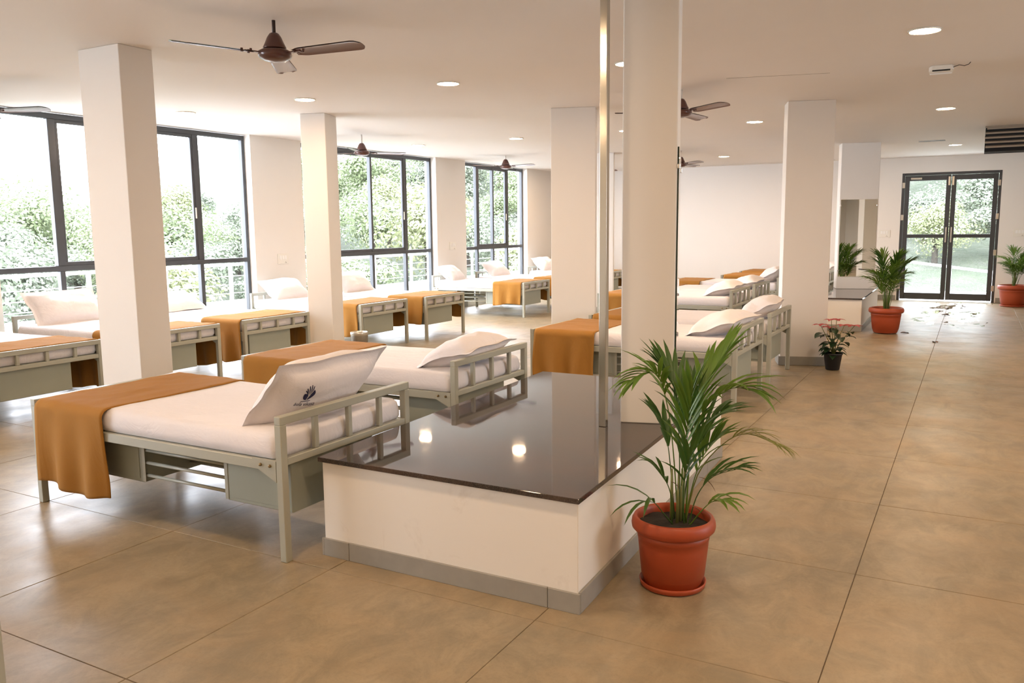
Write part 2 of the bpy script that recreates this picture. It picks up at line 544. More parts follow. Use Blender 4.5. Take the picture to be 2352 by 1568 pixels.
make_window(2, 9.53, 13.09, [10.35, 11.31, 12.27])
make_window(3, 14.12, 16.72, [14.75, 15.39, 16.0])

# glazed double door in the far wall
de = empty('door_1', ((DX0 + DX1) / 2, YF + 0.05, 0), kind='structure')
dc = (DX0 + DX1) / 2
def dbar(name, x0, x1, z0, z1, y0=-0.05, y1=0.03, mat='frame', par=de, bev=0.004):
    return MB().box(x0 - dc, x1 - dc, y0, y1, z0, z1).build(name, MT[mat], par, bevel=bev, segs=1)
dbar('door_jamb', DX0, DX0 + 0.05, 0.0, DZ); dbar('door_jamb', DX1 - 0.05, DX1, 0.0, DZ)
dbar('door_head', DX0 + 0.05, DX1 - 0.05, DZ - 0.05, DZ)
mid = -0.475
for k, (a, b) in enumerate(((DX0 + 0.055, mid - 0.004), (mid + 0.004, DX1 - 0.055))):
    lf = empty('door_leaf', (0, 0, 0)); lf.parent = de
    z0, z1 = 0.03, DZ - 0.055
    dbar('stile', a, a + 0.085, z0, z1, -0.04, 0.02, par=lf); dbar('stile', b - 0.085, b, z0, z1, -0.04, 0.02, par=lf)
    dbar('rail', a + 0.085, b - 0.085, z0, z0 + 0.13, -0.04, 0.02, par=lf)
    dbar('rail', a + 0.085, b - 0.085, 1.27, 1.34, -0.04, 0.02, par=lf)
    dbar('rail', a + 0.085, b - 0.085, z1 - 0.10, z1, -0.04, 0.02, par=lf)
    dbar('pane', a + 0.085, b - 0.085, z0 + 0.13, 1.27, -0.008, 0.0, 'glass', lf, 0)
    dbar('pane', a + 0.085, b - 0.085, 1.34, z1 - 0.10, -0.008, 0.0, 'glass', lf, 0)
    hx = (b - 0.055) if k == 0 else (a + 0.03)
    dbar('handle', hx, hx + 0.025, 1.18, 1.48, -0.085, -0.065, 'chrome', lf, 0.004)
    for hz in (0.28, 0.98, 1.68, 2.32):
        ex = a - 0.045 if k == 0 else b - 0.01
        dbar('hinge', ex, ex + 0.05, hz - 0.055, hz + 0.055, -0.062, -0.05, 'chrome', lf, 0.003)
    bx = (b - 0.05) if k == 0 else (a + 0.01)
    dbar('bolt_plate', bx, bx + 0.035, 2.30, 2.47, -0.052, -0.04, 'chrome', lf, 0.003)
dbar('door_closer', DX0 + 0.16, DX0 + 0.36, DZ - 0.13, DZ - 0.095, -0.075, -0.04, 'chrome')
MB().box(DX0 - dc, DX1 - dc, -0.05, 0.2, -0.1, 0.0).build('threshold', MT['balcony'], de)

# ------------------------------------------------------------------ columns
def col_poly(nrx, nry, wd, dp, th):
    t = math.radians(th)
    u = (math.cos(t), math.sin(t)); v = (-u[1], u[0])
    nr = (nrx, nry); nl = (nrx - wd * u[0], nry - wd * u[1])
    return [nl, nr, (nr[0] + dp * v[0], nr[1] + dp * v[1]), (nl[0] + dp * v[0], nl[1] + dp * v[1])]
def grow(poly, d):
    cx = sum(p[0] for p in poly) / 4; cy = sum(p[1] for p in poly) / 4
    out = []
    for x, y in poly:
        l = math.hypot(x - cx, y - cy); k = (l + d * 1.41) / l
        out.append((cx + (x - cx) * k, cy + (y - cy) * k))
    return out
def column(nrx, nry, wd, dp, th, label, z0=0.0, skirt=True):
    poly = col_poly(nrx, nry, wd, dp, th)
    cx = sum(p[0] for p in poly) / 4; cy = sum(p[1] for p in poly) / 4
    e = empty('column', (cx, cy, z0), label=label, cat='column', group='square plastered columns')
    lp = [(x - cx, y - cy) for x, y in poly]
    MB().prism(lp, 0, CH - z0).build('shaft', MT['wall'], e, bevel=0.006)
    if skirt:
        MB().prism(grow(lp, 0.012), 0, 0.10).build('skirting', MT['skirt'], e, bevel=0.003, segs=1)
    return e, poly
column(-5.36, 3.97, 0.455, 0.28, 0, 'wide white column at the left, between the first window and the nearest bed')
column(-6.55, 7.45, 0.30, 0.36, 20, 'slim white column beside the steel waste bin, in front of the second window')
column(-3.75, 8.70, 0.50, 0.30, 20, 'white column just left of the polished steel post, between the two rows of beds')
column(-1.375, 9.62, 0.49, 0.30, 18, 'white column standing behind the small red-flowered plant')
column(-5.736, 14.13, 0.30, 0.36, 20, 'distant white column seen in the narrow gap behind the steel post')
fgc, fgp = column(-1.376, 4.26, 0.284, 0.45, 16, 'nearest white pillar standing on the granite ledge behind the big palm', 0.4865, False)
c5, c5p = column(-1.42, 14.95, 0.60, 0.30, 16, 'farthest white pillar carrying a mirror, left of the glass door', 0.487, False)

# steel post
sp = MB().box(-0.02, 0.02, -0.02, 0.02, 0, CH - 0.4865).build('steel_post', MT['steel'], None, (-1.70, 4.06, 0.4865), bevel=0.003)
tag(sp, 'tall polished steel square post rising from the granite ledge', 'post')

# ledges with granite tops
def ledge(poly, label, cuts):
    cx = sum(p[0] for p in poly) / 4; cy = sum(p[1] for p in poly) / 4
    e = empty('seating_ledge', (cx, cy, 0), label=label, cat='ledge', group='granite topped ledges')
    lp = [(x - cx, y - cy) for x, y in poly]
    MB().prism(lp, 0, 0.4645).build('plastered_base', MT['plaster'], e, bevel=0.004)
    MB().prism(grow(lp, 0.016), 0.4645, 0.4865).build('granite_slab', MT['granite'], e, bevel=0.002)
    for i in range(4):
        a = Vector((*lp[i], 0)); b = Vector((*lp[(i + 1) % 4], 0))
        d = (b - a).normalized(); n = Vector((d.y, -d.x, 0)) * 0.012
        ts = [0] + cuts[i % len(cuts)] + [1]
        for k in range(len(ts) - 1):
            p = a.lerp(b, ts[k]) + d * 0.0012; q = a.lerp(b, ts[k + 1]) - d * 0.0012
            if k == len(ts) - 2: q = q + d * 0.012
            MB().prism([(p.x, p.y), (p.x + n.x, p.y + n.y), (q.x + n.x, q.y + n.y), (q.x, q.y)], 0, 0.088 + RND.uniform(-.002, .003)).build('skirting_stone', MT['skirt'], e, bevel=0.0015, segs=1)
    return e
L1 = [(-2.655, 2.905), (-1.322, 2.905), (-1.425, 5.44), (-2.765, 5.44)]
ledge(L1, 'low plastered ledge with dark polished granite top beside the nearest bed', [[0.115, 0.90], [0.42, 0.84], [0.5], [0.5]])
L5 = [(-2.30, 12.92), (-1.39, 12.97), (-1.42, 15.55), (-2.33, 15.55)]
ledge(L5, 'far granite-topped ledge under the mirrored pillar near the glass door', [[0.5], [0.5], [0.5], [0.5]])

# mirrors
def mirror(poly, side, a, b, z0, z1, label, edge):
    i = {'near': 0, 'right': 1}[side]
    p, q = Vector((*poly[i], 0)), Vector((*poly[(i + 1) % 4], 0))
    d = (q - p).normalized(); n = Vector((d.y, -d.x, 0))
    L = (q - p).length
    c = p.lerp(q, (a + b) / 2)
    e = empty('wall_mirror', (c.x, c.y, z0), math.atan2(d.y, d.x), label, 'mirror')
    hw = L * (b - a) / 2
    MB().box(-hw, hw, -0.0085, -0.001, 0, z1 - z0).build('glass_back', MT[edge], e)
    MB().box(-hw + 0.003, hw - 0.003, -0.0095, -0.0086, 0.003, z1 - z0 - 0.003).build('mirror_face', MT['mirror'], e)
    for sx in (-1, 1):
        for zz in (0.10, z1 - z0 - 0.10):
            MB().box(sx * hw - 0.012, sx * hw + 0.012, -0.0145, -0.0005, zz - 0.012, zz + 0.012).build('clip', MT['chrome'], e, bevel=0.002, segs=1)
mirror(fgp, 'right', 0.02, 0.80, 0.60, 1.96, 'tall frameless mirror on the corridor side of the nearest pillar', 'mirror_edge')
mirror(c5p, 'near', 0.03, 0.97, 0.69, 1.96, 'tall mirror on the front of the farthest pillar reflecting a palm', 'mirror_trim')

# ------------------------------------------------------------------ ceiling fittings
cols = {-7.81: 'over the window beds', -6.04: 'over the feet of the window beds', -4.30: 'between the two bed rows', -2.555: 'over the heads of the middle beds', -0.385: 'over the corridor'}
rows = {6.58: 'in the nearest visible row', 11.05: 'in the middle row', 16.15: 'in the farthest row'}
lamp_ring = MB().lathe([(0.108, 0.0), (0.108, -0.008), (0.098, -0.010), (0.095, 0.0)], 40).mesh('trim_ring', MT['white_plastic'])
lamp_disc = MB().add([(0.0945 * math.cos(2 * PI * k / 40), 0.0945 * math.sin(2 * PI * k / 40), 0.0) for k in range(40)], [tuple(range(39, -1, -1))]).mesh('diffuser', MT['lamp'])
def downlight(x, y, label):
    e = empty('downlight', (x, y, CH - 0.0005), label=label, cat='light', group='round ceiling downlights')
    link('trim_ring', lamp_ring, e); link('diffuser', lamp_disc, e, loc=(0, 0, -0.006))
for x, cp in cols.items():
    for y, rp in rows.items():
        downlight(x, y, 'round warm ceiling downlight %s, %s' % (cp, rp))
for x, y in ((-2.555, 2.1), (-0.385, 2.1), (-6.04, 2.1), (-7.81, 2.1), (1.6, 6.58), (3.4, 6.58), (5.0, 6.58), (1.6, 2.1), (3.4, 2.1), (3.4, 11.05), (1.6, 11.05), (-0.385, -2.2), (-2.555, -2.2), (-4.3, -2.2), (1.6, -2.2)):  # lamps added beyond the frame to raise the warm light
    xw_ = {-7.81: 'close to the windows', -6.04: 'over the window bed feet', -4.3: 'between the bed rows', -2.555: 'over the ledge side', -0.385: 'over the corridor', 1.6: 'first right of the corridor', 3.4: 'second right of the corridor', 5.0: 'third right of the corridor'}[x]
    yw_ = {-2.2: 'behind the camera', 2.1: 'above the foreground', 6.58: 'level with the nearest row', 11.05: 'level with the middle row'}[y]
    downlight(x, y, 'added out of view ceiling downlight %s, %s' % (xw_, yw_))

fan_blade_me = None
def make_fan_meshes():
    b = MB()
    # blade along +x, root at 0.14, tip at 0.645, slightly pitched, rolled edges
    def prof(u, v):
        x = 0.150 + 0.495 * u
        w0 = 0.058 + 0.012 * u
        wv = w0 * min(1.0, 0.62 + 3.2 * u)
        wv *= math.sqrt(max(0.0, 1 - max(0.0, (u - 0.90) / 0.10) ** 2.2 * 0.75))
        y = (v - 0.5) * 2 * wv
        z = -0.16 * y + 0.004 * (1 - ((v - 0.5) * 2) ** 2) + 0.004 * u
        return (x, y, z)
    b.grid(prof, 22, 8)
    b.grid(lambda u, v: (prof(u, v)[0], prof(u, v)[1], prof(u, v)[2] - 0.0035 - 0.003 * (abs(v - 0.5) > 0.49)), 22, 8, flip=True)
    me = b.mesh('fan_blade', MT['fan_blade'])
    a = MB().box(0.075, 0.20, -0.016, 0.016, -0.004, 0.003)
    for px, py in ((0.165, -0.02), (0.165, 0.02), (0.215, 0.0)):
        a.lathe([(0.008, -0.010), (0.008, 0.012)], 10, (px, py, 0.0))
    am = a.mesh('blade_arm', MT['fan'])
    h = MB().lathe([(0.0, -0.052), (0.03, -0.050), (0.07, -0.042), (0.098, -0.026), (0.106, -0.008), (0.104, 0.012), (0.085, 0.022), (0.0, 0.024)], 40)
    hm = h.mesh('motor_housing', MT['fan'])
    c = MB().lathe([(0.070, 0.028), (0.074, 0.036), (0.062, 0.06), (0.045, 0.10), (0.030, 0.122), (0.020, 0.128), (0.0, 0.128)], 32)
    cm = c.mesh('canopy_cup', MT['fan'])
    gp = MB().lathe([(0.05, 0.020), (0.05, 0.032)], 24).mesh('motor_neck', MT['dark'])
    return me, am, hm, cm, gp
FM = make_fan_meshes()
def ceiling_fan(x, y, drop, ang, label, rod='rod_white'):
    e = empty('ceiling_fan', (x, y, CH - drop), label=label, cat='fan', group='brown three-blade ceiling fans')
    link('motor_housing', FM[2], e); link('canopy_cup', FM[3], e); link('motor_neck', FM[4], e)
    MB().tube([(0, 0, 0.12), (0, 0, drop)], 0.0115, 12).build('down_rod', MT[rod], e)
    for k in range(3):
        a = math.radians(ang + 120 * k)
        bl = link('blade', FM[0], e, rot=(0, 0, a))
        link('blade_arm', FM[1], bl)
    return e
ceiling_fan(-3.97, 4.07, 0.205, -113, 'large brown ceiling fan on a dark rod, nearest the camera', 'rod_dark')
ceiling_fan(-7.61, 9.40, 0.245, 56, 'brown ceiling fan in front of the second window')
ceiling_fan(-7.66, 13.6, 0.19, -8, 'brown ceiling fan in front of the narrow third window')
ceiling_fan(-2.59, 8.11, 0.215, -33, 'brown ceiling fan half hidden by the nearest pillar')
ceiling_fan(-4.62, 14.5, 0.235, -40, 'small distant brown ceiling fan right of the nearest pillar')
ceiling_fan(-7.78, 4.34, 0.24, 22, 'brown ceiling fan by the first window with one blade showing at the left edge')
ceiling_fan(-6.6, 15.2, 0.25, -25, 'distant brown fan with only a blade tip showing beside the steel post')

# duct grille, slot and ceiling unit over the corridor
g = empty('louvred_air_grille', (0.36, 13.4, 2.53), label='dark louvred air grille box under the corridor ceiling at the right edge', cat='vent')
MB().box(-0.32, 0.32, 0.05, 0.5, 0.0, CH - 2.532).build('duct_box', MT['dark'], g)
MB().box(-0.325, 0.325, 0.0, 0.06, CH - 2.53 - 0.022, CH - 2.532).build('top_flange', MT['louvre'], g)
MB().box(-0.30, 0.325, 0.0, 0.06, -0.006, 0.010).build('bottom_flange', MT['dark'], g)
for k in range(5):
    z = 0.045 + k * 0.062
    xl = -0.30 - 0.025 * math.sin((k + 0.8) / 5 * PI)
    MB().add([(xl, 0.0, z), (0.325, 0.0, z), (0.325, 0.05, z + 0.020), (xl, 0.05, z + 0.020), (xl, 0.0, z + 0.022), (0.325, 0.0, z + 0.022), (0.325, 0.05, z + 0.042), (xl, 0.05, z + 0.042)],
             [(0, 3, 2, 1), (4, 5, 6, 7), (0, 1, 5, 4), (1, 2, 6, 5), (2, 3, 7, 6), (3, 0, 4, 7)]).build('louvre_slat', MT['louvre'], g)
s = empty('slot_vent', (-0.70, 15.2, CH), label='thin dark slot in the ceiling above the far end of the corridor', cat='vent')
MB().box(-0.19, 0.19, -0.06, 0.06, -0.004, -0.0005).build('slot_opening', MT['fan'], s)
MB().box(-0.195, 0.195, 0.06, 0.068, -0.007, -0.0005).build('slot_lip', MT['fan'], s)
d = empty('ceiling_unit', (-0.335, 8.16, CH), math.radians(4), 'small pale square unit fixed to the corridor ceiling', 'device')
MB().prism([(-0.075, -0.10), (0.075, -0.10), (0.095, -0.03), (0.09, 0.09), (-0.09, 0.09), (-0.095, -0.03)], -0.040, -0.001).build('housing', MT['white_plastic'], d, bevel=0.006)
MB().box(-0.070, 0.065, -0.099, -0.070, -0.046, -0.038).build('dark_opening', MT['dark'], d)
MB().box(-0.085, 0.085, 0.055, 0.085, -0.052, -0.040).build('light_strip', MT['rail'], d, bevel=0.003)
MB().tube([(0.08, -0.05, -0.02), (0.13, -0.07, -0.008), (0.17, -0.075, -0.018), (0.20, -0.10, -0.012), (0.21, -0.13, -0.002)], 0.003, 6).build('cable', MT['black'], d)

# switch plates
def switch_plate(loc, rz, label):
    e = empty('switch_plate', loc, rz, label, 'switch', 'white switch plates')
    MB().box(-0.11, 0.11, -0.010, -0.0005, -0.075, 0.075).build('plate', MT['white_plastic'], e, bevel=0.004)
    for k in range(3):
        MB().box(-0.075 + k * 0.05, -0.035 + k * 0.05, -0.015, -0.0095, -0.03 + 0.02, 0.05).build('rocker', MT['rail'], e, bevel=0.002, segs=1)
    for px, pz in ((0.045, -0.045), (0.035, -0.058), (0.055, -0.058)):
        MB().box(px - 0.004, px + 0.004, -0.0108, -0.0098, pz - 0.004, pz + 0.004).build('socket_hole', MT['dark'], e)
switch_plate((XL, 9.06, 1.14), PI / 2, 'white switch plate on the pier between the first two windows')
switch_plate((XL, 13.62, 1.22), PI / 2, 'white switch plate on the pier beside the narrow window')
switch_plate((-1.64, YF, 1.36), 0, 'white switch plate on the far wall left of the glass door')
switch_plate((0.74, YF, 1.36), 0, 'white switch plate on the far wall right of the glass door')

# ------------------------------------------------------------------ beds
BL, BW = 1.94, 1.0
HZ, FZ = 0.70, 0.61
BOLT = MB().lathe([(0.008, 0.0), (0.008, 0.007), (0.005, 0.010), (0.0, 0.010)], 8).mesh('bolt', MT['bolt'])
def bed_proto(side):
    """head at +x; side = -1 lockers towards -y, +1 towards +y"""
    e = empty('hospital_bed', (0, 0, 0))
    hx, hy, t = BL / 2, BW / 2, 0.04
    def bx(name, *a, mat='sage', bev=0.003, par=None):
        return MB().box(*a).build(name, MT[mat], par or e, bevel=bev, segs=1)
    for sy in (-1, 1):
        ya, yb = (-hy, -hy + t) if sy < 0 else (hy - t, hy)
        bx('leg', hx - t, hx, ya, yb, 0, HZ - 0.04)
        bx('leg', -hx, -hx + t, ya, yb, 0, FZ - 0.04)
        # side rail with gusset plates
        ra, rb = (ya, ya + 0.03) if sy < 0 else (yb - 0.03, yb)
        r = bx('side_rail', -hx + t, hx - t, ra, rb, 0.435, 0.485)
        for end in (-1, 1):
            gx = end * (hx - t)
            yo = -hy - 0.001 if sy < 0 else hy - 0.004
            poly = [(gx, 0.487), (gx - end * 0.15, 0.487), (gx - end * 0.15, 0.455), (gx, 0.385)]
            if end < 0: poly = poly[::-1]
            vs = [(p, yo, z) for p, z in poly] + [(p, yo + 0.005, z) for p, z in poly]
            gm = MB().add(vs, [(0, 1, 2, 3), (7, 6, 5, 4), (0, 4, 5, 1), (1, 5, 6, 2), (2, 6, 7, 3), (3, 7, 4, 0)])
            gu = gm.build('gusset_plate', MT['sage'], r)
            for k in (0.035, 0.095):
                link('bolt', BOLT, gu, (gx - end * k, yo if sy < 0 else yo + 0.005, 0.462), (PI / 2 * (1 if sy < 0 else -1), 0, 0))
    bx('head_top_rail', hx - t, hx, -hy, hy, HZ - 0.04, HZ)
    bx('head_low_rail', hx - t + 0.004, hx - 0.004, -hy + t, hy - t, 0.463, 0.498)
    bx('foot_top_rail', -hx, -hx + t, -hy, hy, FZ - 0.04, FZ)
    bx('foot_low_rail', -hx + 0.004, -hx + t - 0.004, -hy + t, hy - t, 0.448, 0.483)
    for k in (-1, 0, 1):
        y = k * 0.25
        bx('head_bar', hx - t + 0.007, hx - 0.007, y - 0.014, y + 0.014, 0.498, HZ - 0.04)
        bx('foot_bar', -hx + 0.007, -hx + t - 0.007, y - 0.014, y + 0.014, 0.483, FZ - 0.04)
    bx('deck_sheet', -hx + t, hx - t, -hy + 0.03, hy - 0.03, 0.470, 0.484, mat='locker', bev=0)
    # lockers slung under the deck
    y0, y1 = (-hy + 0.10, -hy + 0.72)
    if side > 0: y0, y1 = -y1, -y0
    fy = y0 if side < 0 else y1
    for (xa, xb) in ((0.49, hx - 0.045), (-hx + 0.045, -0.15)):
        lk = bx('locker_box', xa, xb, y0, y1, 0.205, 0.4695, mat='locker', bev=0.004)
        o = -0.004 if side < 0 else 0.0
        bx('locker_door', xa + 0.03, xb - 0.03, fy + o, fy + o + 0.004, 0.225, 0.445, mat='locker', bev=0.002, par=lk)
    for yy in (fy - 0.0 + (0.012 if side < 0 else -0.012), (y0 + y1) / 2, y1 - 0.012 if side < 0 else y0 + 0.012):
        for z in (0.385, 0.315, 0.245):
            MB().tube([(-0.15, yy, z), (0.49, yy, z)], 0.0095, 8).build('rack_rod', MT['sage'], e)
    for xx in (-0.145, 0.485):
        bx('rack_strip', xx - 0.012, xx + 0.012, fy - (0.003 if side < 0 else 0), fy + (0.003 if side > 0 else 0), 0.21, 0.43)
    return e
PROTO = {-1: bed_proto(-1), 1: bed_proto(1)}
used = {-1: False, 1: False}

def mattress_mesh(seed):
    hx, hy, z0, z1 = BL / 2 - 0.050, BW / 2 - 0.016, 0.487, 0.608
    rad = 0.042
    fx, fy = hx - rad, hy - rad
    side = (z1 - z0) - rad
    arc = rad * PI / 2
    s_ = arc + side
    def f(u, v):
        x = (u - 0.5) * 2 * (fx + s_); y = (v - 0.5) * 2 * (fy + s_)
        cx = max(-fx, min(fx, x)); cy = max(-fy, min(fy, y))
        a, b = x - cx, y - cy
        d = math.hypot(a, b)
        n1 = noise.noise(Vector((x * 1.6 + seed * 3.1, y * 2.6, seed))); n2 = noise.noise(Vector((x * 5 + y * 2, y * 9, seed + 9)))
        top = z1 + 0.005 * n1 + 0.0025 * n2
        if d < 1e-6:
            return (cx, cy, top)
        dx, dy = a / d, b / d
        d = min(d, s_)
        if d < arc:
            t = d / rad
            return (cx + dx * rad * math.sin(t), cy + dy * rad * math.sin(t), top - rad * (1 - math.cos(t)))
        h = d - arc
        k = h / side
        bulge = 0.006 * math.sin(PI * k) + 0.006 * noise.noise(Vector((x * 7, y * 7, seed + 3 + h * 6))) * math.sin(PI * k)
        r = rad + bulge - 0.012 * max(0, k - 0.75) * 4
        return (cx + dx * r, cy + dy * r, max(z0, z1 - rad - h))
    b = MB().grid(f, 90, 52)
    b.add([(-fx, -fy, z0), (fx, -fy, z0), (fx, fy, z0), (-fx, fy, z0)], [(0, 3, 2, 1)])
    return b.mesh('mattress', MT['sheet'])
MATT = [mattress_mesh(k) for k in (1, 2, 3)]

def pillow_pt(u, v, sgn, P):
    """u along the length (local y), v along the width (local x); u, v in -1..1"""
    L, W, T, seed, curl = P
    fu, fv = 0.90, 0.86
    a = min(1.0, abs(u) / fu); c = min(1.0, abs(v) / fv)
    th = T * ((1 - a ** 3.0) ** 0.55) * ((1 - c ** 2.6) ** 0.52)
    n1 = noise.noise(Vector((u * 2.1, v * 2.4, seed))); n2 = noise.noise(Vector((u * 5, v * 6, seed + 5)))
    th *= 1 + 0.16 * n1 + 0.05 * n2
    pin = 1 - 0.05 * (1 - abs(v)) ** 1.5 * abs(u) ** 2
    y = u * L / 2 * pin
    x = v * W / 2 * (1 - 0.06 * (1 - abs(u)) ** 1.5 * abs(v) ** 2)
    wav = 0.005 * math.sin(u * 5 + seed) * c ** 4 + 0.008 * math.sin(v * 4 + seed * 2) * a ** 4 + 0.010 * n1 * max(a, c) ** 3
    z = sgn * th + wav + curl * (abs(u) ** 3) * 0.6 + curl * (max(0, v) ** 3) * 0.8
    if th < 0.001: z += sgn * 0.0012
    return Vector((x, y, z))
def pillow_mesh(P):
    def f(sgn):
        return lambda a, b: pillow_pt((a - 0.5) * 2, (b - 0.5) * 2, sgn, P)
    b = MB().grid(f(1), 44, 32, flip=True).grid(f(-1), 44, 32)
    return b.mesh('pillow', MT['pillow'])
PILP = [(0.80, 0.45, 0.118, 1.3, 0.0), (0.76, 0.46, 0.104, 4.2, -0.02), (0.78, 0.47, 0.100, 8.7, -0.03), (0.74, 0.45, 0.106, 12.1, -0.02)]
PIL = [pillow_mesh(p) for p in PILP]

def blanket_mesh(x0, x1, zn, zf, seed, inner=False):
    """laid across the foot end; hangs to zn on the -y side and zf on the +y side"""
    top = 0.607 + (0.0 if not inner else -0.004)
    hy = BW / 2 + 0.012
    rad = 0.045
    ln = top - rad - zn; lf = top - rad - zf; arc = rad * PI / 2; flat = 2 * (hy - rad)
    tot = ln + arc + flat + arc + lf
    xs = (x0 + 0.012, x1 - 0.022) if inner else (x0, x1)
    def f(u, v):
        s = u * tot
        x = xs[0] + (xs[1] - xs[0]) * v
        if s < ln:
            h = (ln - s); y, z = -hy, top - rad - h; ny, nz = -1, 0
        elif s < ln + arc:
            a = (s - ln) / rad; y, z = -hy + rad - rad * math.cos(a), top - rad + rad * math.sin(a); h = 0; ny, nz = -math.cos(a), math.sin(a)
        elif s < ln + arc + flat:
            y, z = -hy + rad + (s - ln - arc), top; h = 0; ny, nz = 0, 1
        elif s < ln + arc * 2 + flat:
            a = (s - ln - arc - flat) / rad; y, z = hy - rad + rad * math.sin(a), top - rad + rad * math.cos(a); h = 0; ny, nz = math.sin(a), math.cos(a)
        else:
            h = s - ln - arc * 2 - flat; y, z = hy, top - rad - h; ny, nz = 1, 0
        k = min(1.0, h / 0.35)
        fold = 0.022 * k * math.sin(v * 15 + seed * 2.3 + 1.2 * noise.noise(Vector((v * 2, u * 3, seed)))) + 0.008 * k
        topn = 0.010 * max(0.0, noise.noise(Vector((v * 2.2 + seed, u * 7, seed * 1.7)))) + 0.004 * noise.noise(Vector((v * 7, u * 16, seed))) if h == 0 else 0
        if inner: fold *= 0.9; topn *= 0.8
        x += 0.018 * k * math.sin(seed + u * 9) + 0.012 * noise.noise(Vector((seed, u * 5, v * 0.7)))
        if h > 0: z += 0.014 * k * math.sin(v * 6.5 + seed) - 0.03 * k * (v - 0.5)
        off = fold + topn + (0.0 if not inner else -0.006)
        return (x, y + ny * off, z + nz * off)
    b = MB().grid(f, 110, 26, flip=True)
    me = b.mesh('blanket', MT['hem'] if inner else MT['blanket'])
    return me

bed_objs = {}
def place_bed(key, hx, yn, dirn, where, pil=None, bl=None, grp='middle', matt=0):
    """hx = x of the outer head edge; yn = near (low y) edge; dirn=+1 head at +x, -1 head at -x"""
    side = -1 if dirn > 0 else 1       # lockers always on the near side
    if not used[side]:
        b = PROTO[side]; used[side] = True
    else:
        b = copy_tree(PROTO[side])
    cx = hx - dirn * BL / 2; cy = yn + BW / 2
    rz = 0 if dirn > 0 else PI
    b.location = (cx, cy, 0); b.rotation_euler = (0, 0, rz)
    tag(b, 'sage green steel bed frame, ' + where, 'bed', 'steel beds of the %s row' % grp)
    m = link('mattress', MATT[matt % 3], None, (cx, cy, 0), (0, 0, rz))
    tag(m, 'white sheeted mattress on ' + where, 'mattress', 'mattresses of the %s row' % grp)
    if pil is not None:
        k, px, py, pz, tilt, yaw = pil
        lx = BL / 2 - px
        wx, wy = cx + dirn * lx, cy + dirn * py
        p = link('pillow', PIL[k], None, (wx, wy, pz), (0, -math.radians(tilt), rz + math.radians(yaw)))
        tag(p, 'white pillow on ' + where, 'pillow', 'pillows of the %s row' % grp)
        bed_objs[key + '_pillow'] = p
    if bl is not None:
        x0, x1, zn, zf, seed = bl
        if dirn < 0: zn, zf = zf, zn
        bo = link('blanket', blanket_mesh(x0, x1, zn, zf, seed), None, (cx, cy, 0), (0, 0, rz))
        sm = bo.modifiers.new('thick', 'SOLIDIFY'); sm.thickness = 0.007; sm.offset = 1
        tag(bo, 'mustard brown blanket across the foot of ' + where, 'blanket', 'blankets of the %s row' % grp)
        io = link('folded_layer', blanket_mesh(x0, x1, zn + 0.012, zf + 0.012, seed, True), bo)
        bed_objs[key + '_blanket'] = bo
    return b

B0 = -BL / 2
place_bed('C0', -2.745, 0.44, 1, 'the bed showing only a leg bottom left', grp='middle')
place_bed('C1', -2.745, 2.735, 1, 'the nearest bed beside the granite ledge', (0, 0.20, -0.03, 0.752, 48, 0), (B0 + 0.065, B0 + 0.655, 0.125, 0.20, 1.0), matt=0)
place_bed('C2', -2.900, 4.45, 1, 'the second bed along the granite ledge', (1, 0.24, 0.02, 0.690, 18, 4), (B0 + 0.04, B0 + 0.62, 0.16, 0.25, 2.4), matt=1)
place_bed('C3', -1.680, 6.86, 1, 'the bed directly behind the nearest pillar', (2, 0.25, -0.02, 0.695, 20, -5), (B0 + 0.05, B0 + 0.66, 0.17, 0.25, 3.7), matt=2)
place_bed('C4', -1.690, 8.24, 1, 'the bed nearest the red-flowered plant', (3, 0.22, 0.02, 0.705, 25, 3), (B0 + 0.06, B0 + 0.62, 0.17, 0.25, 5.1), matt=0)
place_bed('C5', -2.770, 11.0, 1, 'the first bed past the red-flowered plant', (1, 0.24, 0.0, 0.690, 18, 0), (B0 + 0.06, B0 + 0.62, 0.2, 0.25, 6.2), 'middle', 1)
place_bed('C6', -2.770, 12.3, 1, 'the second bed past the red-flowered plant', (2, 0.24, 0.0, 0.690, 18, 0), (B0 + 0.06, B0 + 0.62, 0.2, 0.25, 7.9), 'middle', 2)
place_bed('C7', -2.770, 14.0, 1, 'the third bed past the red-flowered plant', (0, 0.22, 0.0, 0.720, 30, 0), (B0 + 0.06, B0 + 0.62, 0.3, 0.25, 9.3), 'middle', 0)
place_bed('C8', -2.33, 16.0, 1, 'the bed second from the plain far wall', (1, 0.24, 0.0, 0.690, 18, 0), (B0 + 0.06, B0 + 0.9, 0.3, 0.25, 10.4), 'middle', 1)
place_bed('C9', -2.33, 17.45, 1, 'the bed closest to the plain far wall', (3, 0.24, 0.0, 0.690, 18, 0), (B0 + 0.06, B0 + 0.9, 0.3, 0.25, 11.8), 'middle', 2)
wx = -8.68
place_bed('W1', wx, 3.62, -1, 'the window bed cut off by the left edge', (0, 0.2, 0, 0.75, 45, 0), (B0 + 0.03, B0 + 0.60, 0.2, 0.15, 12.2), 'window', 0)
place_bed('W2', wx, 4.95, -1, 'the window bed half behind the wide column', (0, 0.21, 0.03, 0.765, 52, 0), (B0 + 0.03, B0 + 0.60, 0.2, 0.16, 13.9), 'window', 1)
place_bed('W3', wx, 6.27, -1, 'the window bed between the two left columns', (1, 0.22, 0.0, 0.71, 25, 0), (B0 + 0.05, B0 + 0.64, 0.16, 0.2, 14.6), 'window', 2)
place_bed('W4', wx, 8.20, -1, 'the window bed behind the steel waste bin', (2, 0.2, 0.0, 0.735, 40, 0), (B0 + 0.06, B0 + 0.62, 0.2, 0.22, 15.3), 'window', 0)
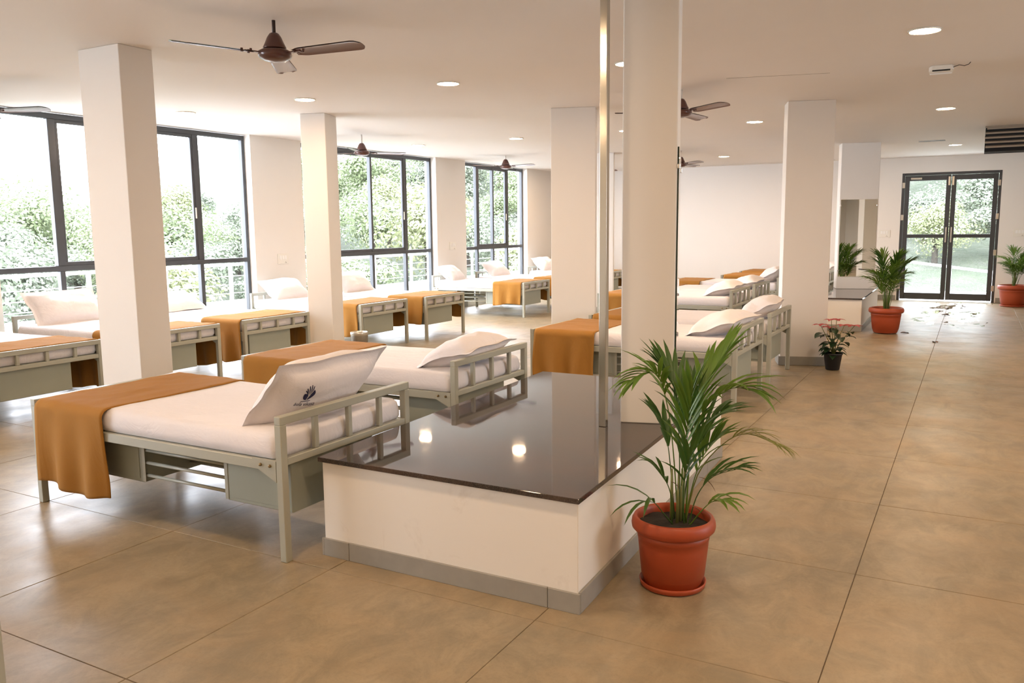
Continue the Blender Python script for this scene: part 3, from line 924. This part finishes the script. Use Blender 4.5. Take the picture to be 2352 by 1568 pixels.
place_bed('W5', wx + 0.08, 9.52, -1, 'the window bed right of the bin', (3, 0.2, -0.05, 0.755, 48, 0), (B0 + 0.05, B0 + 0.66, 0.22, 0.23, 16.8), 'window', 1)
place_bed('W6', wx - 0.06, 12.68, -1, 'the window bed left of the narrow window', (1, 0.22, 0.15, 0.735, 38, 12), (B0 + 0.06, B0 + 0.62, 0.22, 0.22, 17.7), 'window', 2)
place_bed('W7', wx, 14.12, -1, 'the window bed in front of the narrow window', (2, 0.2, 0.0, 0.745, 42, 0), (B0 + 0.06, B0 + 0.62, 0.25, 0.22, 18.1), 'window', 0)
place_bed('W8', wx, 16.30, -1, 'the last window bed by the far left corner', (0, 0.22, 0.0, 0.745, 40, 0), (B0 + 0.06, B0 + 0.62, 0.25, 0.22, 19.5), 'window', 1)
place_bed('R1', 5.6, 5.4, 1, 'the bed across the corridor in the mirror', (0, 0.2, 0.0, 0.75, 45, 0), (B0 + 0.06, B0 + 0.62, 0.25, 0.22, 20.5), 'right', 1)

# printed emblem on the nearest pillow and lettering on a sheet
def text_mesh(body, size, shear=0.0):
    cu = bpy.data.curves.new('lettering', 'FONT')
    cu.body = body; cu.size = size; cu.shear = shear; cu.align_x = 'CENTER'; cu.resolution_u = 3
    ob = bpy.data.objects.new('lettering', cu); COL.objects.link(ob)
    bpy.context.view_layer.update()
    dg = bpy.context.evaluated_depsgraph_get()
    me = bpy.data.meshes.new_from_object(ob.evaluated_get(dg))
    vs = [tuple(v.co) for v in me.vertices]; fs = [tuple(p.vertices) for p in me.polygons]
    bpy.data.objects.remove(ob); bpy.data.curves.remove(cu); bpy.data.meshes.remove(me)
    return vs, fs
def emblem():
    """2-D print: split seed shape with plume strokes, an underline, two words"""
    V, F = [], []
    def poly(pts):
        b = len(V); V.extend(pts); F.append(tuple(range(b, b + len(pts))))
    def strip(pts, wds):
        for i in range(len(pts) - 1):
            (x0, y0), (x1, y1) = pts[i], pts[i + 1]
            dx, dy = x1 - x0, y1 - y0; l = math.hypot(dx, dy); nx, ny = -dy / l, dx / l
            a, b = wds[i] / 2, wds[i + 1] / 2
            poly([(x0 - nx * a, y0 - ny * a), (x1 - nx * b, y1 - ny * b), (x1 + nx * b, y1 + ny * b), (x0 + nx * a, y0 + ny * a)])
    R, g = 0.034, 0.0020
    cy = 0.050
    def fan(c, pts):
        for i in range(len(pts) - 1): poly([c, pts[i], pts[i + 1]])
        poly([c, pts[-1], pts[0]])
    pr = [(g, cy - R * 1.12)] + [(R * math.cos(-PI / 2 + 0.10 + 2.45 * k / 14), cy + R * 1.12 * math.sin(-PI / 2 + 0.10 + 2.45 * k / 14)) for k in range(15)] + [(0.012, cy + R * 0.55), (0.006, cy)]
    fan((R * 0.5, cy - R * 0.1), pr)
    pl = [(-g, cy - R * 1.12), (-0.006, cy - R * 0.1), (-0.014, cy + R * 0.20)] + [(R * math.cos(-PI / 2 - 0.10 - 1.72 * k / 12), cy + R * 1.12 * math.sin(-PI / 2 - 0.10 - 1.72 * k / 12)) for k in range(12, -1, -1)]
    fan((-R * 0.52, cy - R * 0.25), pl)
    for k, (ax, ay) in enumerate(((-0.036, 0.080), (-0.032, 0.094), (-0.018, 0.104), (-0.003, 0.108), (0.012, 0.101))):
        st = (-0.002, 0.030)
        md = (ax * 0.42, 0.066)
        q = [((1 - t) ** 2 * st[0] + 2 * t * (1 - t) * md[0] + t * t * ax, (1 - t) ** 2 * st[1] + 2 * t * (1 - t) * md[1] + t * t * ay) for t in [i / 6 for i in range(2, 7)]]
        strip(q, [0.001, 0.003, 0.005, 0.006, 0.005])
    strip([(-0.030, 0.003), (0.030, 0.005)], [0.004, 0.004])
    vs, fs = text_mesh('bala vikasa', 0.030, 0.25)
    b = len(V); V.extend([(x, y - 0.022) for x, y, z in vs]); F.extend([tuple(b + i for i in f) for f in fs])
    return V, F
ev, ef = emblem()
P0 = PILP[0]
pv = []
for (ex, ey) in ev:
    u = (-0.195 + ex) / (P0[0] / 2); v = (0.035 + ey * 1.0) / (P0[1] / 2)
    a = pillow_pt(u, v, -1, P0)
    du = pillow_pt(u + 0.01, v, -1, P0) - a; dv = pillow_pt(u, v + 0.01, -1, P0) - a
    n = du.cross(dv).normalized()
    if n.z > 0: n = -n
    pv.append(a + n * 0.0016)
tag(MB().add(pv, ef).build('printed_emblem', MT['ink'], bed_objs['C1_pillow']), 'navy seed-and-plume emblem with lettering')
# lettering on the sheet edge of the second bed, read from the head end
vs, fs = text_mesh('vikasa', 0.034, 0.2)
mts = [o for o in bpy.data.objects if o.name.startswith('mattress')]
m2 = next(o for o in mts if 'second bed along' in o['label'])
hxm = BL / 2 - 0.052
MB().add([(hxm + 0.0016, -0.415 + x, 0.532 + y) for x, y, z in vs], fs).build('printed_lettering', MT['ink'], m2)

# waste bin
bn = empty('waste_bin', (-6.60, 7.98, 0), label='perforated steel waste bin beside the slim column', cat='bin')
MB().lathe([(0.085, 0.0), (0.098, 0.006), (0.106, 0.27), (0.106, 0.275), (0.103, 0.275), (0.095, 0.01), (0.0, 0.01)], 40).build('bin_wall', MT['bin'], bn)
MB().lathe([(0.108, 0.265), (0.111, 0.272), (0.111, 0.296), (0.108, 0.302), (0.103, 0.300), (0.103, 0.265)], 40, close=False).build('bin_rim', MT['chrome'], bn)
hol = MB()
for r in range(14):
    for k in range(36):
        a = 2 * PI * (k + 0.5 * (r % 2)) / 36; z = 0.03 + r * 0.0165; rr = 0.0990 + 0.0075 * z / 0.27
        ca, sa = math.cos(a), math.sin(a); hw = 0.004
        c = Vector((rr * ca, rr * sa, z)); t = Vector((-sa, ca, 0)); upv = Vector((0, 0, 1)); nn = Vector((ca, sa, 0)) * 0.0005
        hol.add([c - t * hw + nn, c - upv * hw + nn, c + t * hw + nn, c + upv * hw + nn], [(0, 1, 2, 3)])
tag(hol.build('perforations', MT['dark'], bn), kind='stuff')

# ------------------------------------------------------------------ plants
def blade_strip(mb, base, d, length, width, droop, segs=5, curl=0.0):
    d = Vector(d).normalized()
    side = d.cross(Vector((0, 0, 1)))
    side = side.normalized() if side.length > 1e-3 else Vector((1, 0, 0))
    p = Vector(base); cur = d.copy()
    rows_ = []
    for i in range(segs + 1):
        t = i / segs
        wv = width * (0.35 + 2.2 * t if t < 0.3 else (1.0 if t < 0.55 else max(0.02, 1 - ((t - 0.55) / 0.45) ** 1.6)))
        wv = min(wv, width)
        up = side.cross(cur).normalized()
        rows_.append((p - side * wv / 2 + up * wv * 0.22, p.copy(), p + side * wv / 2 + up * wv * 0.22))
        p = p + cur * (length / segs)
        cur = (cur + Vector((0, 0, -droop / segs)) + side * curl / segs).normalized()
    vs = [v for r in rows_ for v in r]; fs = []
    for i in range(segs):
        a = i * 3
        fs += [(a, a + 1, a + 4, a + 3), (a + 1, a + 2, a + 5, a + 4)]
    mb.add(vs, fs, True)

def frond(pts, nleaf, llen, lw, seed, start=0.30, droop=0.7, ang=(60, 22), rr=0.0035):
    """pts: control points of the stalk"""
    r = random.Random(seed)
    P = [Vector(p) for p in pts]
    def cr(t):
        n = len(P) - 1; s_ = min(n - 1e-6, t * n); i = int(s_); f = s_ - i
        p0 = P[max(i - 1, 0)]; p1 = P[i]; p2 = P[i + 1]; p3 = P[min(i + 2, n)]
        return 0.5 * ((2 * p1) + (p2 - p0) * f + (2 * p0 - 5 * p1 + 4 * p2 - p3) * f * f + (3 * p1 - p0 - 3 * p2 + p3) * f ** 3)
    mb = MB()
    N = 16
    mb.tube([cr(i / N) for i in range(N + 1)], [rr * (1 - 0.75 * i / N) for i in range(N + 1)], 5)
    for k in range(nleaf):
        t = start + (1 - start) * (k + 0.5) / nleaf
        c = cr(t); tan = (cr(min(1, t + 0.02)) - cr(max(0, t - 0.02))).normalized()
        side = tan.cross(Vector((0, 0, 1)))
        side = side.normalized() if side.length > 1e-3 else Vector((1, 0, 0))
        rel = (k + 0.5) / nleaf
        a = math.radians(ang[0] + (ang[1] - ang[0]) * rel)
        sz = math.sin(PI * (0.18 + 0.72 * rel)) ** 0.7
        for s_ in (-1, 1):
            aa = a * r.uniform(0.8, 1.2)
            d = tan * math.cos(aa) + side * s_ * math.sin(aa) + Vector((0, 0, r.uniform(0.05, 0.35)))
            blade_strip(mb, c, d, llen * sz * r.uniform(0.85, 1.1), lw * r.uniform(0.85, 1.1), droop * r.uniform(0.6, 1.4), 5, r.uniform(-.15, .15))
    return mb

def pot(e, H, R, saucer=True):
    """terracotta plastic pot: rolled rim, ribs, tapering wall"""
    prof = [(0.0, 0.012), (R * 0.66, 0.012), (R * 0.68, 0.02), (R * 0.735, H * 0.16), (R * 0.745, H * 0.165), (R * 0.745, H * 0.18), (R * 0.755, H * 0.185), (R * 0.83, H * 0.60), (R * 0.845, H * 0.70), (R * 0.855, H * 0.705), (R * 0.86, H * 0.80)]
    MB().lathe(prof, 56).build('pot_wall', MT['pot'], e)
    rim = [(R * 0.855, H * 0.79), (R * 0.93, H * 0.80), (R * 0.985, H * 0.835), (R, H * 0.885), (R * 0.985, H * 0.94), (R * 0.945, H * 0.985), (R * 0.90, H), (R * 0.865, H * 0.985), (R * 0.845, H * 0.93), (R * 0.835, H * 0.80)]
    MB().lathe(rim, 56, close=False).build('pot_rim', MT['pot'], e)
    def so(u, v):
        a = 2 * PI * u; r = R * 0.838 * v
        x, y = r * math.cos(a), r * math.sin(a)
        return (x, y, H * 0.875 + 0.012 * noise.noise(Vector((x * 14, y * 14, 3))) + 0.012 * (1 - v))
    MB().grid(so, 40, 10).build('soil', MT['soil'], e)
    if saucer:
        MB().lathe([(0.0, 0.0), (R * 0.68, 0.0), (R * 0.77, 0.006), (R * 0.80, 0.028), (R * 0.775, 0.030), (R * 0.74, 0.012), (0.0, 0.0115)], 56).build('saucer', MT['pot'], e)

# big palm by the ledge: stalk shapes in metres (across the view, height above soil, depth)
CR = Vector((0.8746, 0.4848, 0)); CB = Vector((-0.4848, 0.8746, 0))
p1 = empty('potted_palm', (-1.075, 3.355, 0), label='large potted areca palm in a terracotta pot beside the granite ledge', cat='plant', group='potted palms')
pot(p1, 0.315, 0.180)
def loc3(a, h, dpt): return CR * a + CB * dpt + Vector((0, 0, 0.27 + h))
S1 = [  # (points, leaflets, leaf length, width, material, droop, start)
    ([(0.02, 0, 0), (0.0, 0.30, 0.02), (-0.03, 0.52, 0.02), (-0.09, 0.67, -0.02), (-0.19, 0.645, -0.06)], 11, 0.17, 0.020, 'palm', 1.1, 0.55),
    ([(0.03, 0, 0.02), (0.03, 0.32, 0.05), (0.02, 0.56, 0.10), (-0.03, 0.66, 0.14)], 9, 0.20, 0.022, 'palm_dark', 0.8, 0.5),
    ([(0.05, 0, 0), (0.07, 0.35, 0.0), (0.13, 0.60, 0.02), (0.22, 0.74, 0.03)], 12, 0.23, 0.021, 'palm', 0.9, 0.42),
    ([(0.05, 0, -0.02), (0.06, 0.32, -0.04), (0.11, 0.52, -0.06), (0.20, 0.62, -0.12), (0.27, 0.62, -0.16)], 10, 0.20, 0.020, 'palm', 1.2, 0.45),
    ([(0.03, 0, 0.0), (0.03, 0.25, -0.02), (0.04, 0.44, -0.05), (0.05, 0.60, -0.08)], 9, 0.24, 0.024, 'palm', 0.5, 0.40),
    ([(0.04, 0, 0.03), (0.08, 0.26, 0.06), (0.14, 0.40, 0.10), (0.25, 0.46, 0.16)], 9, 0.20, 0.018, 'palm_dark', 1.0, 0.45),
    ([(0.05, 0, 0.0), (0.10, 0.22, 0.0), (0.20, 0.36, -0.02), (0.30, 0.41, -0.04), (0.43, 0.36, -0.07)], 10, 0.15, 0.009, 'palm_yellow', 1.2, 0.58),
    ([(0.06, 0, -0.02), (0.09, 0.14, -0.04), (0.15, 0.23, -0.06), (0.24, 0.27, -0.09)], 6, 0.16, 0.017, 'palm_dark', 1.1, 0.45),
    ([(-0.01, 0, -0.02), (-0.02, 0.14, -0.04), (-0.05, 0.22, -0.05), (-0.09, 0.27, -0.06)], 4, 0.16, 0.017, 'palm_dark', 1.2, 0.50),
    ([(0.01, 0, 0.02), (-0.01, 0.24, 0.03), (-0.03, 0.38, 0.04), (-0.07, 0.46, 0.05)], 5, 0.17, 0.022, 'palm_dark', 0.9, 0.50),
    ([(0.04, 0, 0.0), (0.05, 0.26, 0.03), (0.07, 0.44, 0.05), (0.09, 0.56, 0.06)], 8, 0.22, 0.022, 'palm_dark', 0.6, 0.35),
    ([(0.04, 0, -0.03), (0.03, 0.18, -0.05), (0.05, 0.32, -0.08), (0.10, 0.42, -0.12)], 7, 0.20, 0.022, 'palm_dark', 0.8, 0.35),
    ([(0.05, 0, 0.01), (0.09, 0.18, 0.03), (0.14, 0.30, 0.05), (0.20, 0.36, 0.08)], 7, 0.18, 0.018, 'palm', 1.0, 0.4),
    ([(0.0, 0, -0.02), (-0.06, 0.08, -0.07), (-0.10, 0.13, -0.09), (-0.14, 0.14, -0.11)], 2, 0.20, 0.017, 'palm_dark', 1.9, 0.55),
    ([(0.06, 0, -0.03), (0.10, 0.08, -0.07), (0.14, 0.13, -0.09), (0.17, 0.14, -0.11)], 3, 0.17, 0.020, 'palm', 1.7, 0.5),
]
for i, (pts, nl, ll, lw, mt, dr, st) in enumerate(S1):
    frond([loc3(*p) for p in pts], nl, ll * 1.12, lw * 1.12, 40 + i, st, dr * 0.8, (40, 12)).build('frond', MT[mt], p1)
for i in range(7):
    a = RND.uniform(-0.01, 0.07); b = RND.uniform(-0.03, 0.03)
    MB().tube([loc3(a, -0.01, b), loc3(a * 1.1, 0.10, b), loc3(a * 1.2, 0.24, b * 1.3)], [0.008, 0.0065, 0.004], 7).build('cane', MT['cane'], p1)
for (a, h, b, l) in ((0.10, 0.22, -0.03, 0.10), (0.06, 0.10, -0.05, 0.09), (-0.02, 0.2, -0.03, 0.05)):
    m_ = MB(); blade_strip(m_, loc3(a, h, b), CR + Vector((0, 0, -0.3)), l, 0.012, 1.6, 5, 0.3); m_.build('dry_leaf', MT['dead'], p1)

def palm(loc, H, R, hgt, seed, n, label, lean=0.0, saucer=True):
    r = random.Random(seed)
    e = empty('potted_palm', loc, label=label, cat='plant', group='potted palms')
    pot(e, H, R, saucer)
    zs = H * 0.86
    for i in range(n):
        a = 2 * PI * i / n + r.uniform(-0.4, 0.4); up = r.uniform(0.55, 1.0); out = hgt * r.uniform(0.35, 0.75) * (1.25 - up)
        out = max(out, 0.10 * hgt)
        d = Vector((math.cos(a), math.sin(a), 0))
        b0 = d * r.uniform(0.0, 0.04)
        ln = Vector((lean, 0, 0))
        pts = [b0 + Vector((0, 0, zs)), b0 + d * out * 0.18 + Vector((0, 0, zs + hgt * up * 0.42)) + ln * .3, b0 + d * out * 0.5 + Vector((0, 0, zs + hgt * up * 0.74)) + ln * .7, b0 + d * out * 1.0 + Vector((0, 0, zs + hgt * up * 0.88)) + ln]
        frond(pts, 13, hgt * 0.30, 0.020, seed * 31 + i, 0.34, 0.9, (58, 18)).build('frond', MT['palm' if i % 3 else 'palm_dark'], e)
    for i in range(5):
        a = r.uniform(0, 6.28); q = r.uniform(0, 0.035)
        MB().tube([(q * math.cos(a), q * math.sin(a), zs - 0.02), (q * 1.3 * math.cos(a), q * 1.3 * math.sin(a), zs + hgt * 0.35)], [0.009, 0.005], 7).build('cane', MT['cane'], e)
    return e
palm((-1.06, 12.95, 0), 0.37, 0.236, 0.92, 5, 18, 'potted palm in a terracotta pot at the corner of the far ledge', 0.04, False)
palm((0.68, 18.10, 0), 0.40, 0.275, 0.86, 9, 17, 'potted palm in a terracotta pot against the wall right of the glass door', 0.08, True)

# poinsettia in a black nursery pot
pe = empty('potted_poinsettia', (-1.272, 9.40, 0), label='small red-flowered plant in a black pot by the column', cat='plant')
MB().lathe([(0.0, 0.004), (0.068, 0.004), (0.072, 0.01), (0.094, 0.165), (0.100, 0.168), (0.100, 0.185), (0.094, 0.185), (0.088, 0.15), (0.0, 0.15)], 32).build('nursery_pot', MT['black'], pe)
def broad_leaf(mb, base, d, L, W, droop):
    d = Vector(d).normalized(); side = d.cross(Vector((0, 0, 1))); side = side.normalized() if side.length > 1e-3 else Vector((1, 0, 0))
    p = Vector(base); cur = d.copy(); rows_ = []
    prof = [0.08, 0.75, 1.0, 0.88, 0.5, 0.02]
    for i in range(6):
        up = side.cross(cur).normalized(); wv = W * prof[i]
        rows_.append((p - side * wv / 2 + up * wv * 0.12, p.copy(), p + side * wv / 2 + up * wv * 0.12))
        p = p + cur * L / 5; cur = (cur + Vector((0, 0, -droop / 5))).normalized()
    vs = [v for r_ in rows_ for v in r_]; fs = []
    for i in range(5):
        a = i * 3; fs += [(a, a + 1, a + 4, a + 3), (a + 1, a + 2, a + 5, a + 4)]
    mb.add(vs, fs, True)
rp = random.Random(3)
stems = []
for i in range(6):
    a = 2 * PI * i / 6 + 0.4; out = rp.uniform(0.05, 0.15); h = rp.uniform(0.44, 0.55)
    if i == 0: out, h, a = 0.21, 0.47, 0.45
    q = [Vector((0, 0, 0.14)), Vector((out * 0.3 * math.cos(a), out * 0.3 * math.sin(a), 0.14 + (h - 0.14) * 0.45)), Vector((out * math.cos(a), out * math.sin(a), h))]
    stems.append(q)
    st = MB().tube(q, [0.006, 0.005, 0.003], 6).build('stem', MT['cane'], pe)
    for k in range(6):
        t = 0.12 + 0.80 * k / 6
        c = q[0].lerp(q[1], t * 2) if t < 0.5 else q[1].lerp(q[2], t * 2 - 1)
        b = a + rp.uniform(-1.6, 1.6)
        dd = Vector((math.cos(b), math.sin(b), rp.uniform(-0.1, 0.5)))
        m_ = MB(); broad_leaf(m_, c + dd * 0.02, dd, rp.uniform(0.10, 0.135), rp.uniform(0.075, 0.10), 1.3)
        m_.build('leaf', MT['poin_leaf'], pe)
    for k in range(6):
        b = a + 2 * PI * k / 5
        m_ = MB(); broad_leaf(m_, q[2], (math.cos(b), math.sin(b), 0.35), rp.uniform(0.075, 0.105), 0.050, 0.9)
        m_.build('bract', MT['bract'], pe)

# ------------------------------------------------------------------ litter near the door
lf_me = MB(); blade_strip(lf_me, (0, 0, 0.004), (1, 0, 0.05), 0.14, 0.06, 0.3)
lf_me = lf_me.mesh('dry_leaf', MT['dead'])
for (x, y, a, wh) in ((-0.43, 15.9, 0.3, 'midway to the glass door'), (-0.40, 17.0, 1.3, 'closest to the glass door'), (-0.36, 12.1, 2.0, 'nearest the camera on the corridor joint'), (-0.86, 13.0, 0.7, 'beside the terracotta pot of the far ledge')):
    tag(link('fallen_leaf', lf_me, None, (x, y, 0.001), (0, 0, a)), 'small dry leaf on the corridor floor, ' + wh, 'leaf', 'fallen leaves in the corridor')

# right-hand side pieces that only the far mirror shows
column(2.2, 7.6, 0.45, 0.30, 0, 'column across the corridor, visible only in the far mirror')
ledge([(1.35, 8.6), (2.3, 8.6), (2.3, 10.2), (1.35, 10.2)], 'ledge across the corridor, visible only in the far mirror', [[0.5], [0.5], [0.5], [0.5]])

# ------------------------------------------------------------------ outside: balcony, railing, hillside, trees
bal = MB().box(-10.9, XL - WT, -3.2, 22.0, -0.35, -0.06).box(XL - WT, 3.5, YF + WT, 22.0, -0.35, -0.06)
tag(bal.build('balcony_slab', MT['balcony']), 'white balcony slab running outside the windows', 'balcony')
tag(MB().box(-10.72, -10.52, 2.0, 21.8, -0.06, 0.42).build('balcony_parapet', MT['balcony']), 'low white parapet wall outside the windows', 'parapet')
rl = empty('balcony_railing', (-10.62, 11.9, 0.42), label='white post and wire balcony railing outside the windows', cat='railing')
for y in [3.4 + 1.25 * k for k in range(15)]:
    MB().box(-0.02, 0.02, y - 11.9 - 0.025, y - 11.9 + 0.025, 0, 0.58).build('railing_post', MT['rail'], rl)
MB().box(-0.03, 0.03, -9.8, 9.8, 0.565, 0.61).build('top_rail', MT['rail'], rl)
for z in (0.12, 0.26, 0.40):
    MB().tube([(0, -9.8, z), (0, 9.8, z)], 0.006, 6).build('railing_wire', MT['rail'], rl)
rr = empty('ramp_railing', (-0.4, 20.6, -0.06), label='white sloping railing outside the glass door', cat='railing')
for x, h in ((-1.4, 0.82), (-0.45, 0.70), (0.35, 0.60), (1.1, 0.50)):
    MB().box(x - 0.03 + 0.4, x + 0.03 + 0.4, -0.03, 0.03, 0, h).build('railing_post', MT['rail'], rr)
MB().tube([(-1.4, 0, 0.84), (1.9, 0, 0.42)], 0.03, 10).build('top_rail', MT['rail'], rr)
MB().box(-1.6, 2.0, 0.1, 0.2, 0.0, 0.12).build('ramp_kerb', MT['rail'], rr)

def interp(x, tab):
    if x <= tab[0][0]: return tab[0][1]
    for (a, b), (c, d_) in zip(tab, tab[1:]):
        if x <= c: return b + (d_ - b) * (x - a) / (c - a)
    return tab[-1][1]
RIDGE = [(-40, 15), (0, 15), (30, 13), (40, 9.5), (47, 6.0), (52, 4.0), (57, 1.0), (62, 0.2), (90, 0.0)]
def ground(r, az):
    el = interp(az, RIDGE)
    far = 1.55 + 170 * math.tan(math.radians(el))
    t = min(1.0, max(0.0, (r - 24) / 146))
    z = -4.6 + (far + 4.6) * (t ** 1.25)
    z += 1.6 * noise.noise(Vector((r * 0.05, az * 0.08, 0.3))) * min(1, r / 60) + 4.0 * noise.noise(Vector((r * 0.018, az * 0.045, 5))) * t
    c01 = lambda q: max(0.0, min(1.0, q))
    z += 2.3 * c01((az - 46) / 5) * c01((r - 24) / 12) * c01((115 - r) / 40)      # wooded rise beyond the first window
    return z
hm = MB()
NA, NR = 130, 60
def hf(u, v):
    az = -40 + 130 * u; r = 12.5 + 260 * v ** 1.7
    a = math.radians(az)
    x, y = -r * math.sin(a), r * math.cos(a)
    z = ground(min(r, 170), az) + (-(r - 170) * 0.05 if r > 170 else 0)
    if y < 23.5 and x > -12: z = min(z, -4.6)
    return (x, y, z)
hm.grid(hf, NA, NR, flip=True)
tag(hm.build('hillside', MT['hill']), 'green scrubby hillside rising beyond the windows', 'hill', kind='structure')

def crown_mesh(seed, mat, n=6500, size=0.10):
    r = random.Random(seed)
    blobs = []
    for i in range(9):
        a = r.uniform(0, 6.28); q = r.uniform(0.1, 0.75)
        blobs.append((Vector((q * math.cos(a), q * math.sin(a), r.uniform(-0.35, 0.55))), r.uniform(0.34, 0.58)))
    mb = MB()
    for i in range(n):
        c, R_ = blobs[r.randrange(9)]
        d = Vector((r.gauss(0, 1), r.gauss(0, 1), r.gauss(0, 1) + 0.2)).normalized()
        p = c + d * R_ * (0.25 + 0.80 * r.random() ** 0.45)
        nrm = (d + Vector((r.uniform(-.7, .7), r.uniform(-.7, .7), r.uniform(-.3, .8)))).normalized()
        t = nrm.orthogonal().normalized(); b = nrm.cross(t)
        a = r.uniform(0, 6.28); t2 = t * math.cos(a) + b * math.sin(a); b2 = nrm.cross(t2)
        s_ = size * r.uniform(0.5, 1.0)
        mb.add([p - t2 * s_ * 0.5, p - b2 * s_ * 0.28, p + t2 * s_ * 0.5, p + b2 * s_ * 0.28], [(0, 1, 2, 3)])
    return mb.mesh('crown', mat)
CROWN = [crown_mesh(1, MT['tree_a']), crown_mesh(2, MT['tree_b']), crown_mesh(3, MT['tree_c']), crown_mesh(4, MT['tree_a']), crown_mesh(5, MT['tree_b'])]
TRUNK = MB().tube([(0, 0, -0.6), (0.03, 0.02, 0.4), (0.0, 0.05, 1.0)], [0.10, 0.08, 0.05], 8).tube([(0.02, 0.02, 0.45), (0.25, 0.1, 0.9)], [0.05, 0.03], 6).mesh('trunk', MT['bark'])
rt = random.Random(21)
TREES = []
def tree(az, r, s_, hz, zone):
    a = math.radians(az)
    x, y = -r * math.sin(a), r * math.cos(a)
    if -12.5 - 1.25 * s_ < x < 6 and y < 24 + 1.25 * s_: return
    if any(math.hypot(x - q[0], y - q[1]) < 0.82 * (s_ + q[2]) for q in TREES): return
    TREES.append((x, y, s_))
    z = ground(r, az)
    ck = rt.randrange(5)
    look = ('near ' if r < 32 else ('far ' if r > 60 else '')) + ('mid green', 'dark green', 'pale yellow-green', 'mid green', 'dark green')[ck] + (' tall' if s_ > 2.2 else (' low' if s_ < 1.8 else ''))
    e = empty('hillside_tree', (x, y, z), rt.uniform(0, 6.28), look + ' tree on the slope ' + zone, 'tree', 'trees on the slope ' + zone)
    c = link('crown', CROWN[ck], e, (0, 0, hz)); c.scale = (s_, s_, s_ * rt.uniform(0.75, 1.0))
    t = link('trunk', TRUNK, e); t.scale = (s_ * 0.9, s_ * 0.9, hz)
zones = [((50, 64), 60, 'beyond the first window'), ((34, 50), 75, 'beyond the second window'), ((25, 34), 45, 'beyond the narrow window'), ((-6, 6), 60, 'beyond the glass door')]
for (a0, a1), n, zn in zones:
    got = 0
    for i in range(n * 12):
        if got >= n: break
        q = rt.random()
        r_ = 30 + 95 * q ** 0.9
        if zn.endswith('door'): r_ = 42 + 85 * q
        az_ = rt.uniform(a0, a1)
        if az_ > 44: r_ = 28 + 34 * q
        elif az_ > 35: r_ = 30 + 48 * q
        s_ = rt.uniform(1.4, 2.7) * (1 + 0.35 * q)
        hz = s_ * rt.uniform(0.75, 1.1)
        k0 = len(TREES)
        tree(az_, r_, s_, hz, zn)
        got += len(TREES) - k0
# light portals on the openings help the sky light find its way in
def portal(loc, rot, sx, sy):
    l = bpy.data.lights.new('window_portal', 'AREA'); l.shape = 'RECTANGLE'; l.size = sx; l.size_y = sy
    l.cycles.is_portal = True
    o = bpy.data.objects.new('window_portal', l); COL.objects.link(o); o.location = loc; o.rotation_euler = rot
for a, b in WIN:
    portal((XL - 0.22, (a + b) / 2, (SILL + CH) / 2), (0, -PI / 2, 0), CH - SILL, b - a)
for a, b in RW:
    portal((XR + 0.2, (a + b) / 2, 1.65), (0, PI / 2, 0), 1.6, b - a)
portal(((DX0 + DX1) / 2, YF + 0.15, DZ / 2), (-PI / 2, 0, 0), DX1 - DX0, DZ)
